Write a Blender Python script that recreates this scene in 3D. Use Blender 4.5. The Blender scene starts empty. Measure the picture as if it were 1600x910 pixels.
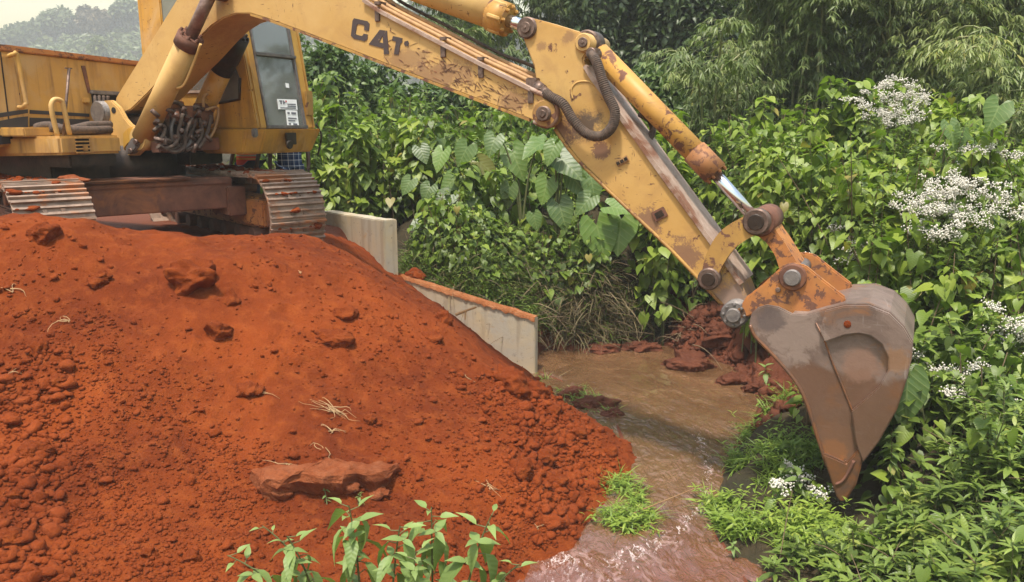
EXPOSURE = 0.8
HAZE = 0.0014
import bpy, bmesh, math, random
import numpy as np
from mathutils import Vector, Matrix
random.seed(11)
rng = np.random.default_rng(11)
R = math.radians
scene = bpy.context.scene
COL = scene.collection

# ------------------------------------------------------------------ survey
# world: z = 0 is the stream surface, +Y leads away from the bank the viewer stands on
EYE = 2.97
FPX = 1250.0
PITCH = R(11.75)
def ray(px, py):
    cx = (px - 800.0) / FPX; cy = (455.0 - py) / FPX
    return Vector((cx, math.cos(PITCH) + cy * math.sin(PITCH), -math.sin(PITCH) + cy * math.cos(PITCH)))
def P(px, py, D):
    d = ray(px, py); t = D / d.y
    return Vector((d.x * t, D, EYE + d.z * t))
def PZ(px, py, z):
    d = ray(px, py); t = (z - EYE) / d.z
    return Vector((d.x * t, d.y * t, z))

# ------------------------------------------------------------------ noise
_perm = np.random.default_rng(3).random((256, 256))
def vnoise(x, y):
    x = np.asarray(x, float); y = np.asarray(y, float)
    xi = np.floor(x).astype(int); yi = np.floor(y).astype(int)
    fx = x - xi; fy = y - yi
    fx = fx * fx * (3 - 2 * fx); fy = fy * fy * (3 - 2 * fy)
    a = _perm[xi & 255, yi & 255]; b = _perm[(xi + 1) & 255, yi & 255]
    c = _perm[xi & 255, (yi + 1) & 255]; d = _perm[(xi + 1) & 255, (yi + 1) & 255]
    return (a * (1 - fx) + b * fx) * (1 - fy) + (c * (1 - fx) + d * fx) * fy - 0.5
def fbm(x, y, f, octs=4, gain=0.5):
    s = 0; a = 1.0
    for o in range(octs):
        cr, sr = math.cos(0.6 + 1.1 * o), math.sin(0.6 + 1.1 * o); s = s + a * vnoise((x * cr - y * sr) * f + 17.3 * o, (x * sr + y * cr) * f + 9.1 * o); f *= 2.03; a *= gain
    return s
def sstep(a, b, x):
    t = np.clip((np.asarray(x, float) - a) / (b - a), 0, 1)
    return t * t * (3 - 2 * t)

# ------------------------------------------------------------------ objects
def tag(o, label=None, cat=None, group=None, kind=None):
    if label: o['label'] = label
    if cat: o['category'] = cat
    if group: o['group'] = group
    if kind: o['kind'] = kind
    return o
def empty(name, loc, rz=0.0):
    o = bpy.data.objects.new(name, None); COL.objects.link(o)
    o.location = loc; o.rotation_euler = (0, 0, rz); o.empty_display_size = 0.2
    return o
def link(name, me, mat, parent=None, loc=None):
    o = bpy.data.objects.new(name, me); COL.objects.link(o)
    if mat is not None and len(me.materials) == 0: me.materials.append(mat)
    if parent is not None: o.parent = parent
    if loc is not None: o.location = loc
    return o
def np_mesh(name, V, F, attrs=None, smooth=True):
    """V (n,3), F (m,k) one face size"""
    V = np.asarray(V, np.float32); F = np.asarray(F, np.int32)
    me = bpy.data.meshes.new(name)
    m, k = F.shape
    me.vertices.add(len(V)); me.vertices.foreach_set('co', V.ravel())
    me.loops.add(m * k); me.loops.foreach_set('vertex_index', F.ravel())
    me.polygons.add(m)
    me.polygons.foreach_set('loop_start', np.arange(0, m * k, k, dtype=np.int32))
    me.polygons.foreach_set('loop_total', np.full(m, k, np.int32))
    if smooth: me.polygons.foreach_set('use_smooth', np.ones(m, bool))
    for nm, (typ, arr) in (attrs or {}).items():
        a = me.attributes.new(nm, typ, 'POINT')
        a.data.foreach_set('value' if typ == 'FLOAT' else 'vector', np.asarray(arr, np.float32).ravel())
    me.update(calc_edges=True); me.validate()
    return me

class MB:
    def __init__(s): s.bm = bmesh.new()
    def box(s, c, size, rot=None):
        m = Matrix.Translation(Vector(c))
        if rot is not None: m = m @ rot
        m = m @ Matrix.Diagonal((size[0], size[1], size[2], 1))
        bmesh.ops.create_cube(s.bm, size=1, matrix=m); return s
    def loft(s, A, B, caps=True):
        """two point loops of equal length"""
        a = [s.bm.verts.new(p) for p in A]; b = [s.bm.verts.new(p) for p in B]; n = len(a)
        for i in range(n):
            s.bm.faces.new((a[i], a[(i + 1) % n], b[(i + 1) % n], b[i]))
        if caps:
            s.bm.faces.new(a[::-1]); s.bm.faces.new(b)
        return s
    def prism_l(s, pts, l0, l1):     # (f,h) outline, extruded across the machine
        return s.loft([(f, l0, h) for f, h in pts], [(f, l1, h) for f, h in pts])
    def prism_f(s, pts, f0, f1):     # (l,h) outline, extruded along the machine
        return s.loft([(f0, l, h) for l, h in pts], [(f1, l, h) for l, h in pts])
    def cyl(s, p0, p1, r0, r1=None, n=20):
        return s.tube([p0, p1], [r0, r0 if r1 is None else r1], n)
    def tube(s, pts, r, n=8, smooth=0):
        pts = [Vector(p) for p in pts]
        if smooth and len(pts) > 2: pts = catmull(pts, smooth)
        k = len(pts)
        rr = r if isinstance(r, (list, tuple)) else [r] * k
        if len(rr) != k: rr = list(np.interp(np.linspace(0, 1, k), np.linspace(0, 1, len(rr)), rr))
        t0 = (pts[1] - pts[0]).normalized()
        u = t0.orthogonal().normalized(); rings = []
        for i, p in enumerate(pts):
            t = (pts[min(i + 1, k - 1)] - pts[max(i - 1, 0)]).normalized()
            u = (u - t * u.dot(t)).normalized(); v = t.cross(u)
            rings.append([s.bm.verts.new(p + (u * math.cos(2 * math.pi * j / n) + v * math.sin(2 * math.pi * j / n)) * rr[i]) for j in range(n)])
        for i in range(k - 1):
            for j in range(n):
                s.bm.faces.new((rings[i][j], rings[i][(j + 1) % n], rings[i + 1][(j + 1) % n], rings[i + 1][j])).smooth = True
        s.bm.faces.new(rings[0][::-1]); s.bm.faces.new(rings[-1]); return s
    def build(s, name, mat, parent=None, bevel=0.0, seg=2, loc=None):
        bmesh.ops.recalc_face_normals(s.bm, faces=s.bm.faces)
        if bevel:
            es = [e for e in s.bm.edges if len(e.link_faces) == 2 and e.calc_face_angle(0) > 0.5]
            bmesh.ops.bevel(s.bm, geom=es, offset=bevel, segments=seg, affect='EDGES', clamp_overlap=True)
        me = bpy.data.meshes.new(name); s.bm.to_mesh(me); s.bm.free()
        return link(name, me, mat, parent, loc)

def catmull(pts, sub):
    out = []; n = len(pts)
    for i in range(n - 1):
        p0 = pts[max(i - 1, 0)]; p1 = pts[i]; p2 = pts[i + 1]; p3 = pts[min(i + 2, n - 1)]
        for k in range(sub):
            t = k / sub
            out.append(0.5 * ((2 * p1) + (p2 - p0) * t + (2 * p0 - 5 * p1 + 4 * p2 - p3) * t * t + (3 * p1 - p0 - 3 * p2 + p3) * t ** 3))
    out.append(pts[-1]); return out

# ------------------------------------------------------------------ materials
class NT:
    def __init__(s, name):
        s.m = bpy.data.materials.new(name); s.m.use_nodes = True
        s.t = s.m.node_tree; s.t.nodes.clear()
        s.out = s.n('ShaderNodeOutputMaterial')
    def n(s, typ, **kw):
        nd = s.t.nodes.new(typ)
        for k, v in kw.items():
            if k.startswith('i_'):
                key = k[2:].replace('_', ' ')
                nd.inputs[key].default_value = v
            else: setattr(nd, k, v)
        return nd
    def l(s, a, b): s.t.links.new(a, b)
    def pos(s, scale=(1, 1, 1)):
        tc = s.n('ShaderNodeTexCoord'); mp = s.n('ShaderNodeMapping'); mp.inputs['Scale'].default_value = scale
        s.l(tc.outputs['Object'], mp.inputs['Vector']); return mp.outputs['Vector']
    def noise(s, vec, scale, detail=4, rough=0.55, dist=0.0):
        nd = s.n('ShaderNodeTexNoise'); nd.inputs['Scale'].default_value = scale
        nd.inputs['Detail'].default_value = detail; nd.inputs['Roughness'].default_value = rough
        nd.inputs['Distortion'].default_value = dist
        s.l(vec, nd.inputs['Vector']); return nd.outputs['Fac']
    def ramp(s, fac, stops, interp='LINEAR'):
        nd = s.n('ShaderNodeValToRGB'); cr = nd.color_ramp; cr.interpolation = interp
        while len(cr.elements) < len(stops): cr.elements.new(0.5)
        for e, (p, c) in zip(cr.elements, stops):
            e.position = p; e.color = (*c, 1) if not isinstance(c, (int, float)) else (c, c, c, 1)
        s.l(fac, nd.inputs['Fac']); return nd.outputs['Color']
    def mix(s, fac, a, b, mode='MIX'):
        nd = s.n('ShaderNodeMix', data_type='RGBA', blend_type=mode)
        for sock, v in ((nd.inputs[0], fac), (nd.inputs[6], a), (nd.inputs[7], b)):
            if isinstance(v, (int, float)): sock.default_value = v
            elif isinstance(v, tuple): sock.default_value = (*v, 1)
            else: s.l(v, sock)
        return nd.outputs[2]
    def math(s, op, a, b=0.0, c=0.0):
        nd = s.n('ShaderNodeMath', operation=op)
        for i, v in enumerate((a, b, c)):
            if isinstance(v, (int, float)): nd.inputs[i].default_value = v
            else: s.l(v, nd.inputs[i])
        return nd.outputs[0]
    def bump(s, h, strength=0.4, dist=0.02, normal=None):
        nd = s.n('ShaderNodeBump'); nd.inputs['Strength'].default_value = strength; nd.inputs['Distance'].default_value = dist
        s.l(h, nd.inputs['Height'])
        if normal is not None: s.l(normal, nd.inputs['Normal'])
        return nd.outputs['Normal']
    def bsdf(s, col, rough=0.6, metal=0.0, normal=None, spec=0.5, **kw):
        b = s.n('ShaderNodeBsdfPrincipled')
        for key, v in (('Base Color', col), ('Roughness', rough), ('Metallic', metal), ('Specular IOR Level', spec)):
            if isinstance(v, (int, float)): b.inputs[key].default_value = v
            elif isinstance(v, tuple): b.inputs[key].default_value = (*v, 1)
            else: s.l(v, b.inputs[key])
        if normal is not None: s.l(normal, b.inputs['Normal'])
        s.l(b.outputs[0], s.out.inputs['Surface']); s.b = b
        return s.m

def paint(name, base, base2, rust_lo=0.62, dirt=0.35, scale=1.0, rough=0.55, scratch=True, dirtcol=(0.20, 0.10, 0.045), spots=(), drip=0.0):
    n = NT(name); v = n.pos()
    big = n.noise(v, 1.6 * scale, 5, 0.6)
    med = n.noise(v, 6 * scale, 8, 0.68, 0.4)
    fine = n.noise(v, 38, 4, 0.6)
    c = n.mix(n.ramp(big, [(0.35, 0.0), (0.65, 1.0)]), base, base2)
    c = n.mix(n.math('MULTIPLY', n.ramp(n.noise(v, 3.1 * scale, 6, 0.65, 0.8), [(0.50, 0.0), (0.78, 1.0)]), dirt), c, dirtcol)
    if drip:
        d1 = n.noise(n.pos((9, 9, .55)), 1.0, 6, .65, .3); c = n.mix(n.math('MULTIPLY', n.ramp(d1, [(.48, 0), (.70, drip)]), n.ramp(n.noise(v, 2.2, 4), [(.38, .15), (.6, 1)])), c, (.15, .075, .035))
        d2 = n.noise(n.pos((1.6, 1.6, 1.1)), 1.7, 6, .6, .8); c = n.mix(n.ramp(d2, [(.52, 0), (.66, .55)]), c, (.50, .33, .16))
    rm = n.ramp(med, [(rust_lo, 0.0), (rust_lo + 0.035, 1.0)])
    rc = n.mix(fine, (0.10, 0.045, 0.03), (0.19, 0.085, 0.05))
    c = n.mix(rm, c, rc)
    if scratch:
        for sc, ang, lo in (((26, 26, 150), 0.5, 0.69), ((120, 40, 22), -0.4, 0.70)):
            mp = n.n('ShaderNodeMapping'); mp.inputs['Scale'].default_value = sc; mp.inputs['Rotation'].default_value = (0.2, ang, 0.3)
            tc = n.n('ShaderNodeTexCoord'); n.l(tc.outputs['Object'], mp.inputs['Vector'])
            s1 = n.noise(mp.outputs['Vector'], 0.55, 2, 0.4)
            msk = n.math('MULTIPLY', n.ramp(s1, [(lo, 0.0), (lo + 0.03, 1.0)]), n.ramp(n.noise(v, 1.3, 3), [(0.48, 0.0), (0.58, 0.9)]))
            c = n.mix(msk, c, (0.13, 0.06, 0.035))
    for (ctr, rad, scl, col, amt, hard) in spots:          # wear that sits at one place of the machine
        tc = n.n('ShaderNodeTexCoord'); mp = n.n('ShaderNodeMapping'); mp.vector_type = 'POINT'
        mp.inputs['Location'].default_value = tuple(-a * b for a, b in zip(ctr, scl)); mp.inputs['Scale'].default_value = scl
        n.l(tc.outputs['Object'], mp.inputs['Vector']); ln = n.n('ShaderNodeVectorMath', operation='LENGTH'); n.l(mp.outputs[0], ln.inputs[0])
        d_ = n.math('SUBTRACT', 1.0, n.math('DIVIDE', ln.outputs['Value'], rad))
        d_ = n.math('ADD', d_, n.math('MULTIPLY', n.math('SUBTRACT', n.math('ADD', n.math('MULTIPLY', n.noise(v, 8, 4, 0.6, 0.4), .45), n.math('MULTIPLY', n.noise(v, 48, 8, 0.82, 0.2), .55)), 0.5), 2.6))
        c = n.mix(n.ramp(d_, [(0.33, 0.0), (0.33 + hard + .08, amt)]), c, col)
    rr = n.mix(rm, (rough, rough, rough), (0.85, 0.85, 0.85))
    h = n.math('ADD', n.math('MULTIPLY', fine, 0.3), n.math('MULTIPLY', med, 0.6))
    return n.bsdf(c, rr, 0.0, n.bump(h, 0.25, 0.01), 0.35)

def steel(name, a, b, rough=0.6, metal=0.3, scale=9, bump=0.4, c3=None, spec=0.4):
    n = NT(name); v = n.pos()
    f = n.noise(v, scale, 8, 0.65, 0.5)
    c = n.mix(n.ramp(f, [(0.36, 0.0), (0.66, 1.0)]), a, b)
    if c3: c = n.mix(n.ramp(n.noise(v, scale * 0.35, 6, 0.6, 1.0), [(0.55, 0.0), (0.64, 1.0)]), c, c3)
    return n.bsdf(c, rough, metal, n.bump(n.noise(v, scale * 5, 5, 0.6), bump, 0.008), spec)
def flat(name, c, rough=0.7, metal=0.0, spec=0.4):
    n = NT(name); v = n.pos(); f = n.noise(v, 14, 5, 0.6)
    c2 = tuple(min(1, x * 1.35 + 0.004) for x in c)
    return n.bsdf(n.mix(f, c, c2), rough, metal, None, spec)

M = {}
M['boom_paint'] = paint('worn_yellow_paint', (0.57, 0.36, 0.135), (0.50, 0.295, 0.09), 0.66, 0.40)
M['cab_paint'] = paint('deep_yellow_paint', (0.52, 0.28, 0.045), (0.45, 0.225, 0.035), 0.65, 0.50, 1.2, 0.5, drip=.75)
M['house_paint'] = paint('dusty_yellow_paint', (0.55, 0.315, 0.075), (0.46, 0.245, 0.06), 0.67, 0.65, 1.0, 0.6, False, (0.34, 0.19, 0.09), drip=.85)
M['link_paint'] = paint('flaking_yellow_paint', (0.44, 0.25, 0.06), (0.30, 0.16, 0.05), 0.53, 0.6, 1.6)
M['orange_rust'] = paint('orange_rusty_paint', (0.46, 0.19, 0.05), (0.33, 0.12, 0.04), 0.54, 0.55, 1.8, 0.6)
M['bucket'] = steel('muddy_bucket_steel', (0.12, 0.066, 0.047), (0.185, 0.105, 0.075), 0.42, 0.15, 4.0, 0.25, (0.25, 0.10, 0.035))
M['tooth'] = steel('scraped_tooth_steel', (0.10, 0.06, 0.045), (0.22, 0.085, 0.03), 0.4, 0.25, 7, 0.3)
M['track'] = steel('dusty_track_steel', (0.20, 0.135, 0.10), (0.36, 0.25, 0.185), 0.6, 0.15, 7, 0.5, (0.36, 0.15, 0.065))
M['frame'] = steel('rusty_frame_steel', (0.10, 0.045, 0.03), (0.20, 0.085, 0.05), 0.75, 0.1, 5, 0.4, (0.26, 0.10, 0.04))
M['grease'] = steel('greasy_black_steel', (0.018, 0.013, 0.01), (0.05, 0.03, 0.02), 0.45, 0.2, 8, 0.4)
M['dark'] = flat('opening_shade_black', (0.012, 0.010, 0.009), 0.8)  # black standing in for shade inside the hatch, hole and louvre
M['pin'] = steel('worn_pin_steel', (0.10, 0.065, 0.05), (0.22, 0.15, 0.12), 0.5, 0.6, 20, 0.3)
M['greypin'] = steel('grey_cast_steel', (0.13, 0.115, 0.11), (0.24, 0.21, 0.19), 0.55, 0.4, 14, 0.5)
M['chrome'] = NT('polished_chrome_rod').bsdf((0.62, 0.62, 0.64), 0.16, 0.95)
M['rodrust'] = steel('dusty_chrome_rod', (0.16, 0.09, 0.07), (0.30, 0.20, 0.17), 0.4, 0.5, 12, 0.2)
M['hose'] = steel('dusty_rubber_hose', (0.055, 0.04, 0.032), (0.13, 0.085, 0.06), 0.8, 0.0, 30, 0.5)
M['pipe'] = steel('dusty_brown_pipe', (0.30, 0.16, 0.07), (0.42, 0.24, 0.10), 0.6, 0.1, 12, 0.3)
M['wornedge'] = steel('scuffed_bare_steel', (0.30, 0.20, 0.15), (0.44, 0.33, 0.26), 0.6, 0.1, 7, 0.3, (0.20, 0.09, 0.05))
M['stripe'] = flat('faded_black_stripe', (0.028, 0.026, 0.028), 0.6)
M['paper'] = flat('white_sticker', (0.70, 0.70, 0.68), 0.6)
M['print'] = flat('sticker_print', (0.12, 0.12, 0.14), 0.7)
M['redprint'] = flat('red_print', (0.45, 0.05, 0.05), 0.7)
M['seat'] = flat('cracked_seat_vinyl', (0.05, 0.035, 0.03), 0.6)
def letter_mat():
    n = NT('chipped_black_lettering'); v = n.pos()
    f = n.noise(v, 17, 7, 0.7, 1.2)
    c = n.mix(n.ramp(f, [(0.645, 0.0), (0.665, 1.0)]), (0.055, 0.036, 0.034), (0.60, 0.34, 0.09))
    return n.bsdf(c, 0.6)
M['letter'] = letter_mat()
def glass_mat(name, tint, refl_rough=0.05):
    n = NT(name)
    tr = n.n('ShaderNodeBsdfTransparent'); tr.inputs[0].default_value = (*tint, 1)
    gl = n.n('ShaderNodeBsdfGlossy'); gl.inputs['Roughness'].default_value = refl_rough
    df = n.n('ShaderNodeBsdfDiffuse'); df.inputs[0].default_value = (0.48, 0.48, 0.46, 1)
    fr = n.n('ShaderNodeFresnel'); fr.inputs[0].default_value = 1.5
    m1 = n.n('ShaderNodeMixShader'); n.l(n.math('ADD', fr.outputs[0], 0.16), m1.inputs[0]); n.l(tr.outputs[0], m1.inputs[1]); n.l(gl.outputs[0], m1.inputs[2])
    m2 = n.n('ShaderNodeMixShader')
    dust = n.ramp(n.noise(n.pos(), 2.2, 6, 0.6), [(0.3, 0.14), (0.7, 0.32)])
    n.l(dust, m2.inputs[0]); n.l(m1.outputs[0], m2.inputs[1]); n.l(df.outputs[0], m2.inputs[2])
    n.l(m2.outputs[0], n.out.inputs['Surface']); return n.m
M['glass'] = glass_mat('dusty_cab_glass', (0.92, 0.95, 0.93))
M['darkglass'] = glass_mat('smoked_cab_glass', (0.12, 0.13, 0.13))

def soil_mat(name, a, b, c3, fine=1.0, rough=0.95):
    n = NT(name); v = n.pos()
    f1 = n.noise(v, 0.9, 6, 0.6, 0.3); f2 = n.noise(v, 9, 8, 0.7); f3 = n.noise(v, 70, 6, 0.7); f4 = n.noise(v, 240, 3, 0.6)
    c = n.mix(n.ramp(f1, [(0.36, 0.0), (0.64, 1.0)]), a, b)
    c = n.mix(n.ramp(f2, [(0.48, 0.0), (0.75, 0.85)]), c, c3)
    c = n.mix(n.ramp(f3, [(0.30, 0.35), (0.50, 0.0)]), c, tuple(x * 0.45 for x in a))
    h = n.math('ADD', n.math('MULTIPLY', f2, 1.0), n.math('ADD', n.math('MULTIPLY', f3, 0.45 * fine), n.math('MULTIPLY', f4, 0.16 * fine)))
    return n.bsdf(c, rough, 0.0, n.bump(h, 0.9, 0.035), 0.15)
M['soil'] = soil_mat('red_laterite_soil', (0.135, 0.023, 0.0036), (0.230, 0.044, 0.0062), (0.285, 0.067, 0.012))
M['clod'] = soil_mat('red_soil_clod', (0.165, 0.029, 0.005), (0.245, 0.047, 0.008), (0.295, 0.068, 0.016))
M['slab'] = soil_mat('pale_packed_soil', (0.20, 0.047, 0.014), (0.27, 0.078, 0.028), (0.30, 0.11, 0.050))
M['mud'] = soil_mat('wet_red_mud', (0.085, 0.028, 0.015), (0.150, 0.046, 0.022), (0.20, 0.068, 0.034), 1.0, 0.55)
M['crust'] = soil_mat('orange_soil_crust', (0.27, 0.085, 0.027), (0.34, 0.13, 0.05), (0.45, 0.22, 0.11))

def ground_mat():
    n = NT('bank_earth'); v = n.pos()
    f1 = n.noise(v, 0.8, 6, 0.65); f2 = n.noise(v, 7, 8, 0.7); f3 = n.noise(v, 60, 5, 0.7)
    c = n.mix(n.ramp(f1, [(0.42, 0.0), (0.58, 1.0)]), (0.030, 0.026, 0.012), (0.055, 0.038, 0.017))
    a = n.n('ShaderNodeAttribute'); a.attribute_name = 'mud'
    red = n.mix(f2, (0.10, 0.030, 0.014), (0.185, 0.052, 0.021))
    c = n.mix(n.ramp(n.math('ADD', a.outputs['Fac'], n.math('MULTIPLY', n.math('SUBTRACT', f2, 0.5), 0.5)), [(0.4, 0.0), (0.6, 1.0)]), c, red)
    h = n.math('ADD', f2, n.math('MULTIPLY', f3, 0.4))
    return n.bsdf(c, 0.85, 0.0, n.bump(h, 0.9, 0.04), 0.25)
M['ground'] = ground_mat()
def concrete_mat():
    n = NT('weathered_concrete'); v = n.pos()
    f1 = n.noise(v, 1.7, 7, 0.65, 0.6); f2 = n.noise(v, 14, 7, 0.7); f3 = n.noise(v, 90, 3, 0.6)
    c = n.mix(n.ramp(f1, [(0.40, 0.0), (0.62, 1.0)]), (0.40, 0.355, 0.28), (0.46, 0.365, 0.23))
    c = n.mix(n.ramp(f2, [(0.30, 0.7), (0.42, 0.0)]), c, (0.22, 0.19, 0.15))
    c = n.mix(n.ramp(n.noise(v, 2.8, 6, 0.7, 1.5), [(0.58, 0.0), (0.70, 0.7)]), c, (0.44, 0.27, 0.12))
    dr_ = n.noise(n.pos((9, 9, .7)), 1.0, 5, .6); c = n.mix(n.ramp(dr_, [(0.50, 0.0), (0.66, .55)]), c, (0.27, 0.215, 0.15))
    vo = n.n('ShaderNodeTexVoronoi'); vo.inputs['Scale'].default_value = 9; n.l(v, vo.inputs['Vector'])
    c = n.mix(n.ramp(vo.outputs['Distance'], [(0.05, 0.8), (0.09, 0.0)]), c, (0.13, 0.11, 0.09))
    return n.bsdf(c, 0.9, 0.0, n.bump(n.math('ADD', f2, n.math('MULTIPLY', f3, 0.3)), 0.4, 0.012), 0.2)
M['concrete'] = concrete_mat()

def leaf_mat(name, dark, mid, bright, yellow=None, veins=0.0, trans=0.3, rough=0.42, freq=46.0, spec=0.45):
    n = NT(name)
    a = n.n('ShaderNodeAttribute'); a.attribute_name = 'tint'
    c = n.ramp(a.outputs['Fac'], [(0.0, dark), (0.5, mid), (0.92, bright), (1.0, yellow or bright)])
    v = n.pos(); c = n.mix(n.ramp(n.noise(v, 23, 3, 0.6), [(0.35, 0.0), (0.75, 0.35)]), c, n.mix(0.5, c, (0.22, 0.22, 0.05)))
    normal = None
    if veins:
        u = n.n('ShaderNodeAttribute'); u.attribute_name = 'luv'
        sp = n.n('ShaderNodeSeparateXYZ'); n.l(u.outputs['Vector'], sp.inputs[0])
        ax = n.math('ABSOLUTE', sp.outputs[0])
        w = n.math('SINE', n.math('MULTIPLY', n.math('SUBTRACT', sp.outputs[1], n.math('MULTIPLY', ax, 0.75)), freq))
        line = n.ramp(w, [(0.86, 0.0), (0.97, 1.0)])
        midr = n.ramp(ax, [(0.012, 1.0), (0.028, 0.0)])
        vm = n.math('MULTIPLY', n.math('MAXIMUM', line, midr), veins)
        c = n.mix(vm, c, n.mix(0.55, c, (0.30, 0.36, 0.13)))
        normal = n.bump(w, 0.12, 0.008)
    b = n.n('ShaderNodeBsdfPrincipled'); n.l(c, b.inputs['Base Color']); b.inputs['Roughness'].default_value = rough
    b.inputs['Specular IOR Level'].default_value = spec
    if normal is not None: n.l(normal, b.inputs['Normal'])
    tr = n.n('ShaderNodeBsdfTranslucent'); n.l(n.mix(0.55, c, n.mix(1.0, c, (1.0, 1.5, 0.35), 'MULTIPLY')), tr.inputs[0])
    ms = n.n('ShaderNodeMixShader'); ms.inputs[0].default_value = trans
    n.l(b.outputs[0], ms.inputs[1]); n.l(tr.outputs[0], ms.inputs[2]); n.l(ms.outputs[0], n.out.inputs['Surface'])
    return n.m
M['vine'] = leaf_mat('vine_leaf', (0.044, 0.072, 0.012), (0.120, 0.185, 0.021), (0.255, 0.330, 0.040), (0.27, 0.22, 0.045), 0.14, 0.32)
M['taro'] = leaf_mat('broad_heart_leaf', (0.040, 0.074, 0.018), (0.078, 0.140, 0.030), (0.130, 0.220, 0.036), (0.19, 0.135, 0.045), 0.5, 0.25, 0.42, 34, 0.45)
M['weed'] = leaf_mat('weed_leaf', (0.052, 0.084, 0.016), (0.135, 0.200, 0.032), (0.240, 0.310, 0.058), (0.30, 0.28, 0.07), 0.1)
M['sapling'] = leaf_mat('sapling_leaf', (0.085, 0.130, 0.034), (0.150, 0.220, 0.060), (0.220, 0.300, 0.085), (0.28, 0.36, 0.10), 0.16, 0.3, 0.5, 50)
M['grass'] = leaf_mat('grass_blade', (0.070, 0.115, 0.018), (0.150, 0.235, 0.030), (0.250, 0.330, 0.045), (0.36, 0.36, 0.06), 0, 0.3)
M['dry'] = leaf_mat('dry_straw', (0.050, 0.036, 0.018), (0.125, 0.088, 0.042), (0.215, 0.160, 0.085), None, 0, 0.15, 0.7)
M['straw'] = leaf_mat('pale_dry_root', (0.28, 0.15, 0.07), (0.40, 0.24, 0.12), (0.52, 0.34, 0.18), None, 0, 0.1, 0.8)
M['bamboo'] = leaf_mat('bamboo_leaf', (0.048, 0.078, 0.020), (0.125, 0.170, 0.046), (0.245, 0.285, 0.085), (0.32, 0.30, 0.08), 0, 0.3, 0.45)
M['darktree'] = leaf_mat('dark_tree_leaf', (0.018, 0.036, 0.011), (0.036, 0.068, 0.018), (0.065, 0.105, 0.030), None, 0, 0.2)
M['midtree'] = leaf_mat('bush_leaf', (0.036, 0.068, 0.018), (0.078, 0.132, 0.028), (0.135, 0.200, 0.044), None, 0, 0.25)
M['hilltree'] = leaf_mat('hill_leaf', (0.055, 0.078, 0.022), (0.100, 0.130, 0.036), (0.16, 0.19, 0.055), None, 0, 0.2)
M['baretwig'] = steel('dry_brown_twig', (0.10, 0.065, 0.035), (0.20, 0.14, 0.08), 0.9, 0, 20, 0.4)
M['stem'] = steel('green_stem', (0.075, 0.10, 0.03), (0.14, 0.13, 0.05), 0.7, 0, 25, 0.3)
M['bark'] = steel('grey_bark', (0.09, 0.07, 0.05), (0.17, 0.14, 0.10), 0.9, 0, 10, 0.8)
M['culm'] = steel('bamboo_culm', (0.14, 0.17, 0.06), (0.26, 0.24, 0.11), 0.6, 0, 8, 0.3)
M['flower'] = NT('white_floret').bsdf((0.58, 0.54, 0.46), 0.85)
# ------------------------------------------------------------------ terrain
def tps_fit(pts):
    A = np.array(pts, float); x = A[:, :2]; n = len(A)
    r = np.linalg.norm(x[:, None] - x[None], axis=2)
    K = np.where(r > 0, r * r * np.log(r + 1e-12), 0) + np.eye(n) * 0.02
    Pm = np.hstack([np.ones((n, 1)), x])
    L = np.zeros((n + 3, n + 3)); L[:n, :n] = K; L[:n, n:] = Pm; L[n:, :n] = Pm.T
    w = np.linalg.solve(L, np.concatenate([A[:, 2], np.zeros(3)]))
    return x, w
def tps_eval(m, X, Y):
    x, w = m; X = np.asarray(X, float); Y = np.asarray(Y, float); n = len(x)
    out = w[n] + w[n + 1] * X + w[n + 2] * Y
    for i in range(n):
        r2 = (X - x[i, 0]) ** 2 + (Y - x[i, 1]) ** 2
        out = out + w[i] * 0.5 * r2 * np.log(r2 + 1e-12)
    return out

mound_ctrl = [P(a[0], a[1], a[2] * (1 + 0.08 * min(1, max(0, (a[1] - 430) / 220)))) if (a[0] < 830) else P(a[0], a[1], a[2] * 1.115) for a in [
    (-150, 910, 3.5), (0, 910, 3.6), (200, 910, 3.7), (400, 910, 3.8), (600, 910, 3.95), (760, 910, 4.2), (840, 900, 4.45),
    (-150, 760, 4.1), (0, 760, 4.2), (200, 760, 4.4), (400, 760, 4.6), (600, 760, 4.85), (800, 760, 5.1), (900, 770, 5.35), (940, 790, 5.3),
    (-150, 600, 4.9), (0, 600, 5.0), (200, 600, 5.2), (400, 600, 5.5), (600, 600, 5.85), (800, 620, 6.3), (900, 640, 6.45), (968, 700, 6.15), (955, 675, 6.5),
    (-150, 480, 5.6), (0, 480, 5.7), (200, 480, 6.0), (400, 480, 6.35), (600, 490, 6.9), (700, 510, 7.3), (790, 575, 7.25),
    (-150, 390, 6.1), (0, 395, 6.2), (200, 410, 6.5), (400, 410, 7.0), (560, 415, 8.1), (625, 445, 8.8), (700, 490, 8.2), (790, 562, 7.9), (838, 590, 7.5),
    (-150, 340, 6.5), (40, 343, 6.6), (120, 350, 6.75), (180, 365, 6.9), (260, 378, 7.0), (330, 380, 7.15), (400, 378, 7.5), (500, 376, 8.3), (520, 372, 9.8), (586, 420, 9.65)]]
mound_ctrl += [Vector(v) for v in [(-4.6, 8.0, 1.62), (-3.6, 8.2, 1.62), (-3.2, 8.9, 1.60), (-2.6, 9.7, 1.60), (-4.5, 9.6, 1.57), (-6.0, 9.0, 1.62), (-6, 11, 1.57), (-3, 11, 1.57),
    (-6.5, 6.5, 2.1), (-6, 4.5, 1.2), (-5, 3.2, 0.5), (-3, 2.6, 0.3), (-1.0, 2.8, 0.25), (0.2, 3.6, -0.15), (0.6, 4.6, -0.25), (1.3, 5.6, -0.35), (1.5, 6.6, -0.4), (1.0, 7.8, -0.3), (0.6, 8.6, -0.3), (-8, 8, 1.8)]]
mound_tps = tps_fit(mound_ctrl)
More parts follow.
